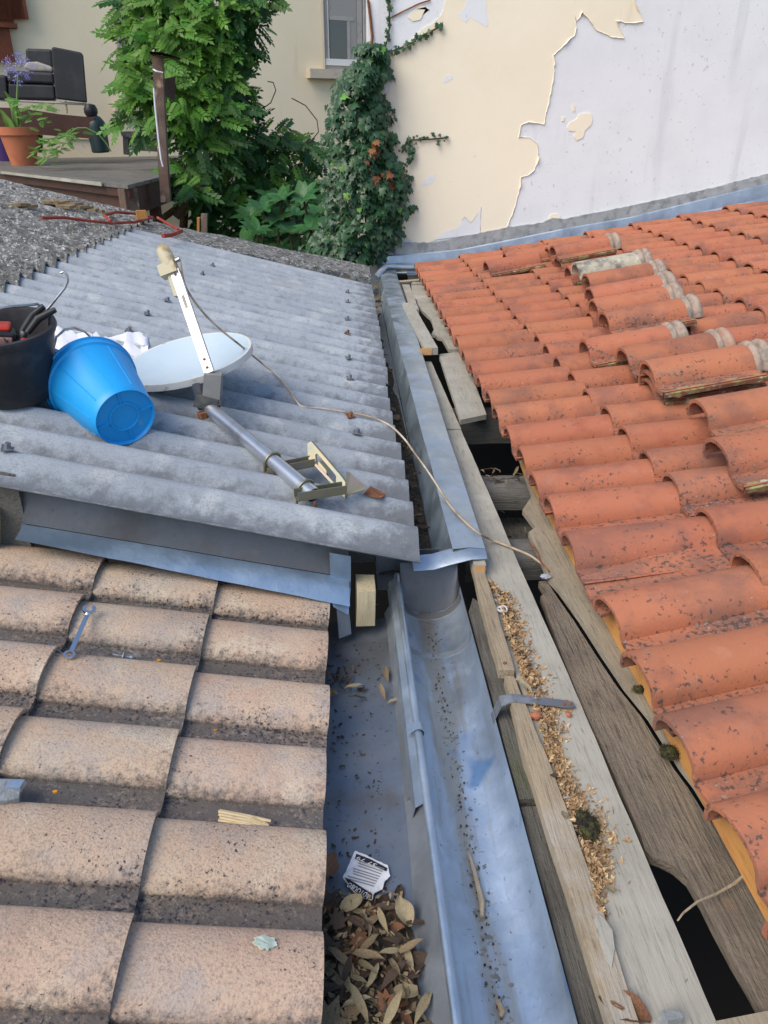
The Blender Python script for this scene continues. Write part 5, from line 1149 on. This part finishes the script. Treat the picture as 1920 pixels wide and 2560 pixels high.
# split stick of reed
L8 = crop(0, 1900, 820/1659)
b = MB(); A, B = onl(*L8(1100, 280), -.028), onl(*L8(1375, 330), -.028); d = B-A; s_ = Vector((0, 1, 0))
for k in range(7): b.tube([A+s_*(.004*(k-3))+Vector((random.uniform(0, .008), 0, .003*(k % 2))), A+d*.6+s_*(.0036*(k-3))+Vector((0, 0, .002)), B+s_*(.0036*(k-3))+Vector((-random.uniform(0, .02), 0, 0))], .0032, 5)
tag(b.build('split_stick', mat('pale_split_reed', (.62, .49, .29), [dict(c=(.48, .34, .17), s=30, lo=.5, hi=.65, st=(.4, 6, 6))], rough=.8)), 'short straw coloured split stick resting in a tile channel', 'stick')
b = MB(); A = onl(*L8(20, 190), -.03); b.box(A, (.05, .05, .035), Euler((.2, .3, .4)).to_matrix(), .006); tag(b.build('stone', M['mortar']), 'broken grey stone lump in the tile channel', 'stone')
b = MB(); A = onl(*L8(30, 128), -.02); b.box(A, (.07, .022, .012), Matrix.Rotation(-.1, 3, 'Z'), .002); tag(b.build('metal_piece', M['zinc']), 'small bent metal piece above the grey stone', 'metal piece')
b = MB(); A = onl(*L8(1340, 920), .001); n = 30; b.prism([A+Vector((.022*math.cos(6.28*k/n)*random.uniform(.7, 1.1), .014*math.sin(6.28*k/n)*random.uniform(.7, 1.1), -.026*math.cos(6.28*k/n)*math.tan(LS))) for k in range(n)], -lnrm*.003); b.build('lichen_patch', mat('pale_green_lichen', (.47, .55, .46), [dict(c=(.35, .42, .36), s=60, lo=.45, hi=.6)], rough=.95), lroof)
olm = mat('orange_lichen', (.55, .24, .02), [dict(c=(.35, .16, .02), s=90, lo=.45, hi=.6)], rough=.95)
for x, y, r_ in ((120, 765, .010), (732, 835, .007), (1064, 910, .004), (992, 1157, .004), (255, 1440, .005), (265, 818, .005)):
    b = MB(); A = onl(*L3(x, y), -.030 if y > 700 else 0); n = 9
    b.prism([A+Vector((r_*1.3*math.cos(6.28*k/n)*random.uniform(.5, 1.1), r_*.8*math.sin(6.28*k/n)*random.uniform(.6, 1.1), 0)) for k in range(n)], (0, 0, .004)); b.build('lichen_patch', olm, lroof)

# ================================================================== VALLEY: paper label, leaves, grit
PZ = -.0795
pp = thing('paper_label', 'torn white printed paper label lying upside down among leaves on the valley sheet', 'paper', atz(795, 1890, PZ))
G5 = crop(700, 1900, 720/1659)
def onp(x, y, h=0.0): return atz(*G5(x, y), PZ+h)
out = [(432, 523), (500, 548), (560, 580), (620, 605), (628, 640), (635, 668), (600, 705), (590, 745), (545, 765), (530, 808), (480, 795), (430, 765), (405, 735), (362, 675)]
b = MB(); b.prism([onp(x, y, .006+.004*nz(x*.02, y*.02, 1)) for x, y in ragged(out, 4, 12, 3)], (0, 0, -.001)); b.build('sheet', M['paper'], pp)
b = MB(); b.prism([onp(x, y, .0095) for x, y in ((440, 540), (520, 570), (618, 622), (612, 640), (515, 597), (432, 568))], (0, 0, -.0008)); b.build('black_band', M['ink'], pp)
b = MB(); b.prism([onp(x, y, .0095) for x, y in ((372, 675), (405, 690), (530, 770), (528, 802), (485, 792), (435, 762), (408, 733))], (0, 0, -.0008)); b.build('black_band', M['ink'], pp)
def text(body, a, c, hgt, m, name):
    """text running from point a to point c, upright direction to the left of it"""
    cu = bpy.data.curves.new(name, 'FONT'); cu.body = body; cu.extrude = .01; cu.resolution_u = 2
    o = bpy.data.objects.new(name, cu); col.objects.link(o); dg = bpy.context.evaluated_depsgraph_get(); me = bpy.data.meshes.new_from_object(o.evaluated_get(dg)); bpy.data.objects.remove(o)
    xs = [v.co.x for v in me.vertices]; ys = [v.co.y for v in me.vertices]; x0, x1 = min(xs), max(xs); y0, y1 = min(ys), max(ys)
    d = c-a; L_ = d.length; X = d.normalized(); Yd = Vector((0, 0, 1)).cross(X)
    for v in me.vertices:
        q = a+X*((v.co.x-x0)/(x1-x0)*L_)+Yd*((v.co.y-y0)/(y1-y0)*hgt)+Vector((0, 0, v.co.z*.01)); v.co = q-ORG[pp.name]
    me.materials.clear(); me.materials.append(m); ob = bpy.data.objects.new(name, me); col.objects.link(ob); ob.parent = pp; ORG[ob.name] = ORG[pp.name]
text('37 79', onp(560, 600, .0101), onp(448, 552, .0101), .0085, M['paper'], 'lettering')
text('AUTOUBO', onp(525, 778, .0101), onp(400, 703, .0101), .012, M['paper'], 'lettering')
for k in range(8):
    t = k/7; a = Vector((600-42*t*0-60*t, 625+98*t)); c = Vector((450-70*t, 575+105*t))
    b = MB(); b.prism([onp(a.x, a.y, .0096), onp(c.x+10*(k % 3), c.y, .0096), onp(c.x+10*(k % 3), c.y+5, .0096), onp(a.x, a.y+5, .0096)], (0, 0, -.0006)); b.build('print_line', M['ink_grey'], pp)
# ---- dead leaves
def dleaf_long():
    b = MB(); rows = []
    for i in range(6):
        t = i/5; w_ = .13*math.sin(math.pi*(.04+.92*t))**.9; z = .16*math.sin(t*3.0)+.05*math.sin(t*9)
        rows.append([Vector((-w_, t, z+.10*w_*5)), Vector((0, t, z)), Vector((w_*.9, t, z+.08))])
    b.grid(rows); return b
def dleaf_wide():
    b = MB(); pts = [(0, 0), (.28, .04), (.22, .2), (.5, .34), (.3, .46), (.34, .8), (.12, .68), (0, 1), (-.14, .66), (-.38, .74), (-.3, .45), (-.52, .26), (-.24, .18), (-.26, .02)]
    c = b.vert((0, .4, .02)); ids = [b.vert((x, y, .16*abs(x)+.1*nz(x*3, y*3, 2)+.10*(y-.4)**2)) for x, y in pts]
    for k in range(len(ids)): b.f.append([c, ids[k], ids[(k+1) % len(ids)]])
    return b
def dleaf_oval():
    b = MB(); rows = []
    for i in range(7):
        t = i/6; w_ = .30*math.sin(math.pi*(.05+.9*t))**.7; rows.append([Vector((-w_, t, .12+.05*math.sin(t*7))), Vector((-w_*.4, t, .02)), Vector((0, t, 0)), Vector((w_*.5, t, .03)), Vector((w_, t, .16*math.sin(t*4)))])
    b.grid(rows); return b
DL = []
for fn, nm in ((dleaf_long, 'long'), (dleaf_wide, 'wide'), (dleaf_oval, 'oval')):
    for mk in ('tan', 'brown', 'rust', 'straw'):
        me = fn().mesh('dead_leaf_'+nm+'_'+mk, (0, 0, 0), 80); me.materials.append(M['dead_'+mk]); DL.append((nm, mk, me))
def pick(nm, mk): return [m for a, b_, m in DL if a == nm and b_ == mk][0]
random.seed(77)
def put(par, p, me, s_, rz, tx=0.0, ty=0.0): inst('leaf', me, Matrix.Translation(p) @ Euler((tx, ty, rz)).to_matrix().to_4x4() @ Matrix.Scale(s_, 4), par)
pile = thing('leaf_pile', 'thick pile of curled dead leaves in the valley below the paper label', 'leaf pile', (.03, .9, -.09))
for i in range(280):
    y = .52+.52*random.random()**.9; x = random.uniform(-.10, .105)
    if y > .98 and random.random() < .6: continue
    nm, mk = random.choice((('long', 'straw'), ('long', 'tan'), ('long', 'tan'), ('long', 'brown'), ('long', 'tan'), ('long', 'straw'), ('long', 'brown'), ('oval', 'brown'), ('wide', 'brown'), ('wide', 'tan'), ('long', 'brown'), ('oval', 'rust')))
    s_ = random.uniform(.03, .075) if nm == 'long' else random.uniform(.03, .05)
    put(pile, Vector((x, y, -.080+.022*random.random()+.006)), pick(nm, mk), s_, random.uniform(0, 6.28), random.gauss(0, .28), random.gauss(0, .35))
for x, y, nm, mk, s_, rz in ((280, 1490, 'wide', 'tan', .125, .2), (470, 930, 'wide', 'rust', .055, 2.8), (740, 880, 'oval', 'straw', .075, .3), (350, 800, 'oval', 'straw', .06, -1.1), (640, 1370, 'wide', 'rust', .05, .6), (640, 1280, 'oval', 'straw', .06, -1.5), (730, 1150, 'wide', 'brown', .10, .1), (720, 1430, 'long', 'rust', .085, 2.6), (350, 1340, 'long', 'straw', .075, -1.4), (300, 950, 'wide', 'brown', .075, 2.2), (260, 600, 'oval', 'rust', .075, -.4), (262, 720, 'oval', 'rust', .055, 3.4), (690, 1100, 'oval', 'straw', .045, .2), (340, 1080, 'long', 'straw', .075, 3.5), (440, 1060, 'long', 'tan', .085, -.8), (620, 920, 'long', 'straw', .07, .3), (500, 1400, 'long', 'straw', .085, .5)):
    put(pile, onp(x, y, .024)-Vector((0, s_*.4, 0)), pick(nm, mk), s_*.8, rz, random.gauss(.1, .2), random.gauss(0, .25))
b = MB(); rows = []
for j in range(24):
    y = .45+.62*j/23; rows.append([Vector((-.11+.222*i/14, y, -.084+max(0, .014+.016*nz(i*.45, y*16, 2))*min(1, (1.07-y)*7))) for i in range(15)])
b.sheet(rows, (0, 0, -.004)); b.build('leaf_mould', M['soil'], pile, 60)
b = MB()
for i in range(1100):
    y = .5+.56*random.random(); x = random.uniform(-.10, .108); L_ = random.uniform(.004, .022); w_ = random.uniform(.0015, .006)
    Mr = Euler((random.gauss(0, .5), random.gauss(0, .5), random.uniform(0, 6.28))).to_matrix(); c = Vector((x, y, -.066+.014*random.random()))
    b.poly([c+Mr@Vector(v) for v in ((-w_, 0, 0), (w_*.3, L_*.3, .003), (w_*.2, L_, 0), (-w_, L_*.6, -.002))])
o = b.build('crumbled_leaves', M['dead_tan'], pile); o['kind'] = 'stuff'
small = thing('leaf_pile', 'small clump of dead leaves on the valley sheet beside the peach tile ends', 'leaf pile', (.0, 1.6, -.09))
V4 = crop(780, 1250, 720/1659)
for x, y, nm, mk, s_, rz in ((150, 1120, 'oval', 'tan', .045, 1.2), (180, 1095, 'long', 'straw', .06, -1.4), (440, 1050, 'long', 'tan', .08, 0.1), (420, 1150, 'long', 'tan', .055, .2), (430, 1180, 'long', 'straw', .06, -1.2), (300, 1100, 'oval', 'brown', .035, .5), (105, 965, 'oval', 'brown', .03, 1), (175, 1020, 'wide', 'tan', .03, .2), (290, 1140, 'oval', 'brown', .03, 2), (365, 675, 'oval', 'rust', .035, 1.2), (375, 605, 'oval', 'straw', .025, .2), (175, 770, 'long', 'brown', .03, .2)):
    put(small, atz(*V4(x, y), -.07), pick(nm, mk), s_, rz, random.gauss(0, .3), random.gauss(0, .3))
for i in range(26): put(small, atz(*V4(random.gauss(165, 40), random.gauss(1040, 30)), -.078), pick('long', random.choice(('brown', 'brown', 'tan'))), random.uniform(.015, .035), random.uniform(0, 6.3), random.gauss(0, .5), random.gauss(0, .5))
boxl = thing('leaf_pile', 'dead leaves and grit lying in the shaded box gutter channel', 'leaf pile', (.22, 4, -.02))
for i in range(150):
    y = random.uniform(2.3, 7.0); 
    if 4.0 < y < 5.9 and random.random() < .8: continue
    put(boxl, Vector((random.uniform(.17, .30), y, -.004+.02*random.random())), pick(random.choice(('long', 'oval')), random.choice(('brown', 'brown', 'tan'))), random.uniform(.03, .06), random.uniform(0, 6.3), random.gauss(0, .4), random.gauss(0, .4))
for x, y, s_ in ((1240, 690, .09), (1300, 740, .09), (1230, 430, .09), (1215, 400, .08)):
    put(boxl, atz(*crop(860, 620, 300/1659)((x-1240)*1.4+430, (y-690)*.7+720), .01), pick('wide', 'tan'), s_*1.1, random.uniform(0, 6), .3, .3)
gl = thing('leaf_pile', 'few stray leaves and a seed pod lying inside the half round gutter', 'leaf pile', (.26, 1.5, -.1))
def ongut(x, y, dz=0):
    p = atz(x, y, -.09)
    for _ in range(8):
        t = max(-1, min(1, (GXc-p.x)/GR)); a = math.acos(t); z = -.006-.094*math.sin(a)**.8+.012*a/math.pi; p = atz(x, y, z+.004+dz)
    return p
put(gl, ongut(*V4(575, 450)), pick('long', 'straw'), .035, .3); put(gl, ongut(*V4(615, 490)), pick('long', 'brown'), .035, .6); put(gl, ongut(*V4(1040, 1230), .0), pick('long', 'rust'), .03, -.3)
for (x0, y0, x1, y1) in ((1088, 530, 1165, 900), (1245, 1375, 1270, 1475)):
    A, B = ongut(*G5(x0, y0), .003), ongut(*G5(x1, y1), .003); b = MB(); b.tube([A, A.lerp(B, .3)+Vector((.003, 0, .002)), A.lerp(B, .8)+Vector((.006, 0, .002)), B], [.002, .0045, .006, .004], 6); b.build('bark_strip', M['wood_batten'], gl)
# grit on the gutter bottom and valley
b = MB(); random.seed(9)
for i in range(150):
    y = random.uniform(.7, 2.0); t = math.pi*(.47+random.gauss(0, .03)); x = GXc-GR*math.cos(t); z = -.006-.094*math.sin(t)**.8+.012*.5
    s_ = random.uniform(.0006, .0022); b.box((x, y, z+.0015), (s_*2, s_*2.6, s_), None, s_*.4)
o = tag(b.build('grit', M['soil']), 'dark grit specks along the bottom of the half round gutter', 'grit'); o['kind'] = 'stuff'
b = MB()
for i in range(500):
    y = random.uniform(.6, 1.95); x = random.choice((random.uniform(-.06, .11), random.gauss(.085, .02))); 
    if x > .11: continue
    s_ = random.uniform(.0008, .003); b.box((x, y, -.084), (s_*1.4, s_*random.uniform(1, 5), s_), Matrix.Rotation(random.uniform(0, 3), 3, 'Z'), s_*.3)
o = tag(b.build('grit', M['soil']), 'dark crumbs and twigs scattered on the flat valley sheet', 'grit'); o['kind'] = 'stuff'
# ---- chaff along the pale board
b = MB(); random.seed(12)
def chaff_x(y): return .452 + .012*nz(y*6, 2, 1)
def chaff_w(y): return max(.004, (.052+.03*nz(y*5, 8, 2))*(1 if .95 < y < 2.0 else .3))
for i in range(4200):
    y = random.uniform(.90, 2.06); w_ = chaff_w(y); x = chaff_x(y) + w_*abs(random.gauss(0, .55)); 
    if x > chaff_x(y)+w_*1.6: continue
    s_ = random.choice((.003, .004, .006, .008, .011))*random.uniform(.7, 1.2); h = .051+.018*random.random()*max(0, 1-(x-chaff_x(y))/w_)
    Mr = Euler((random.uniform(-1, 1), random.uniform(-1, 1), random.uniform(0, 6.28))).to_matrix(); c = Vector((x, y, h))
    b.poly([c+Mr@Vector(v) for v in ((-s_, 0, 0), (0, s_*.45, s_*.2), (s_*1.1, 0, 0), (0, -s_*.45, s_*.1))])
o = tag(b.build('chaff', M['fluff']), 'tan seed chaff and fluff along the batten on the pale board', 'debris'); o['kind'] = 'stuff'
def lump(name, c, r, m, lab, cat, sq=(1, 1, .6)):
    b = MB(); bm = bmesh.new(); bmesh.ops.create_icosphere(bm, subdivisions=3, radius=1)
    for v in bm.verts:
        q = v.co.normalized(); k = 1+.35*nz(q.x*2.3+c.x*50, q.y*2.3, q.z*2.3)+.18*nz(q.x*6, q.y*6+c.y*30, q.z*6); v.co = Vector((q.x*sq[0], q.y*sq[1], q.z*sq[2]))*r*k
    b.v = [v.co+c for v in bm.verts]; b.a = [0]*len(b.v); b.f = [[v.index for v in f.verts] for f in bm.faces]; bm.free()
    if name == 'moss_clump':
        for p in list(b.v)[::1]:
            d = (p-c); d = Vector((d.x/sq[0], d.y/sq[1], d.z/sq[2])).normalized()
            if d.z < -.3: continue
            for _ in range(2):
                e = (d+Vector((random.gauss(0, .5), random.gauss(0, .5), random.gauss(.2, .5)))).normalized(); s_ = e.orthogonal().normalized()*.0008; L_ = r*random.uniform(.2, .5)
                b.poly([p-s_, p+s_, p+e*L_])
    return tag(b.build(name, m, smooth=60), lab, cat)
lump('moss_clump', atz(*A7(480, 430), .06), .026, M['moss'], 'dark moss clump on the pale board', 'moss', (.9, 1.4, .7))
lump('moss_clump', atz(*A6(1090, 1340), .07), .020, M['moss'], 'green brown moss tuft against a tile nose at the rotten board', 'moss')
lump('moss_clump', atz(*A6(690, 430), .10), .026, M['moss'], 'dark nest clump stuffed in the gap of the tile eave', 'moss')
lump('moss_clump', atz(*A6(930, 975), .066), .014, M['moss'], 'small moss tuft on the brown eave board', 'moss', (1.5, .8, .5))
lump('foil_scrap', atz(*A6(380, 325), .062), .013, M['foil'], 'crumpled silvery foil scrap on the frayed end of the rotten board', 'scrap', (1.3, 1, .5))
lump('tile_fragment', atz(*A6(325, 1125), .062), .014, M['clay'], 'small orange tile fragment in the chaff below the metal strap', 'fragment', (1.1, .9, .7))
lump('tile_fragment', atz(*A6(510, 1120), .058), .007, M['clay'], 'tiny orange tile crumb near the nailed end of the strap', 'fragment')
# white plastic scraps
ws = thing('plastic_clip', 'white plastic cable clip ring lying on the pale board by the upper batten', 'clip', atz(*A6(125, 520), .055))
b = MB(); c = atz(*A6(123, 515), .062); b.tube([c+Vector((.017*math.cos(t), .014*math.sin(t), .004*math.sin(2*t))) for t in [2*math.pi*k/16 for k in range(17)]], .0035, 6); b.tube([c+Vector((0, .012, 0)), c+Vector((.003, -.035, 0))], .003, 6); b.build('ring', M['shard'], ws, 60)
b = MB(); c = atz(*A6(95, 450), .064); b.sheet([[c+Vector((.014*math.cos(t), .016*math.sin(t), -.006)), c+Vector((.014*math.cos(t), .016*math.sin(t), .006))] for t in [.6+4.2*k/12 for k in range(13)]], (0, 0, -.001)); tag(b.build('plastic_band', M['shard'], smooth=60), 'grey curled plastic band above the white clip', 'scrap')
lv = thing('leaf_pile', 'scattered dry leaves among the chaff and boards', 'leaf pile', (.5, 1.3, .05))
put(lv, atz(*A6(300, 1000), .066), pick('long', 'straw'), .062, .55); put(lv, atz(*A7(900, 1700), .056), pick('oval', 'rust'), .085, 1.0); put(lv, atz(*A6(385, 1210), .066), pick('oval', 'straw'), .022, .4); put(lv, atz(*A7(310, 110), .066), pick('oval', 'brown'), .022, 1.2); put(lv, atz(*A7(660, 860), .066), pick('oval', 'straw'), .022, .5); put(lv, atz(*A7(350, 380), .07), pick('oval', 'straw'), .020, .1); put(lv, atz(*A6(180, 680), .066), pick('oval', 'straw'), .03, .6); put(lv, atz(*A7(740, 1640), .06), pick('long', 'rust'), .03, .9)
b = MB(); q = [atz(*A7(x, y), .055) for x, y in ((550, 1020), (590, 1050), (645, 1130), (660, 1250), (640, 1370), (610, 1330), (560, 1190), (525, 1060))]; b.prism(q, (0, 0, .012)); tag(b.build('bark_shard', M['wood_pale']), 'grey curved bark shard leaning on the long batten', 'shard')
b = MB(); q = [atz(*A7(x, y), .055) for x, y in ((940, 1705), (960, 1672), (1040, 1668), (1090, 1690), (1095, 1720), (1000, 1735))]; b.prism(q, (0, 0, .02)); tag(b.build('mortar_chunk', M['mortar']), 'flat grey mortar chunk at the near end of the pale board', 'stone')
# twigs across the near hole and in the far hole
b = MB(); b.tube([atz(*A7(x, y), z) for x, y, z in ((1072, 1042, .052), (1110, 990, .060), (1200, 920, .062), (1330, 865, .058), (1440, 800, .058), (1510, 740, .062), (1535, 700, .075))], [.0015, .002, .0025, .003, .003, .003, .0025], 6); tag(b.build('twig', M['wood_batten'], smooth=60), 'thin bent twig spanning the black hole to a tile nose', 'twig')
b = MB(); b.tube([atz(*A6(x, y), z) for x, y, z in ((285, 130, .065), (330, 180, .062), (350, 240, .06), (400, 300, .06))], .003, 6); tag(b.build('twig', M['rust'], smooth=60), 'dark root along the frayed edge near the foil scrap', 'twig')
hl = thing('leaf_pile', 'dead leaves and stalks on the dark lath down in the hole', 'leaf pile', (.66, 2.6, -.18))
for i in range(30): put(hl, Vector((random.uniform(.56, .76), random.uniform(2.70, 3.02), -.212+.05*random.random())), pick(random.choice(('long', 'oval')), random.choice(('brown', 'brown', 'tan'))), random.uniform(.03, .06), random.uniform(0, 6.3), random.gauss(0, .5), random.gauss(0, .5))
rl = thing('leaf_pile', 'twigs and a curled leaf lying on the grey rafter between the holes', 'leaf pile', (.66, 2.9, .0))
for i in range(16): put(rl, Vector((random.uniform(.58, .76), random.uniform(2.92, 3.04), .0+.012*random.random())), pick('long', random.choice(('tan', 'brown'))), random.uniform(.03, .06), random.uniform(0, 6.3), random.gauss(0, .3), random.gauss(0, .3))
# nails in the battens
nb_ = thing('nail', 'rusty nail head driven into the upper batten', 'nail', atz(*V4(1110, 940), .073)); b = MB(); c = ORG[nb_.name]; b.tube([c+Vector((0, 0, -.01)), c+Vector((0, 0, .002))], .005, 8); b.build('head', M['rust'], nb_)
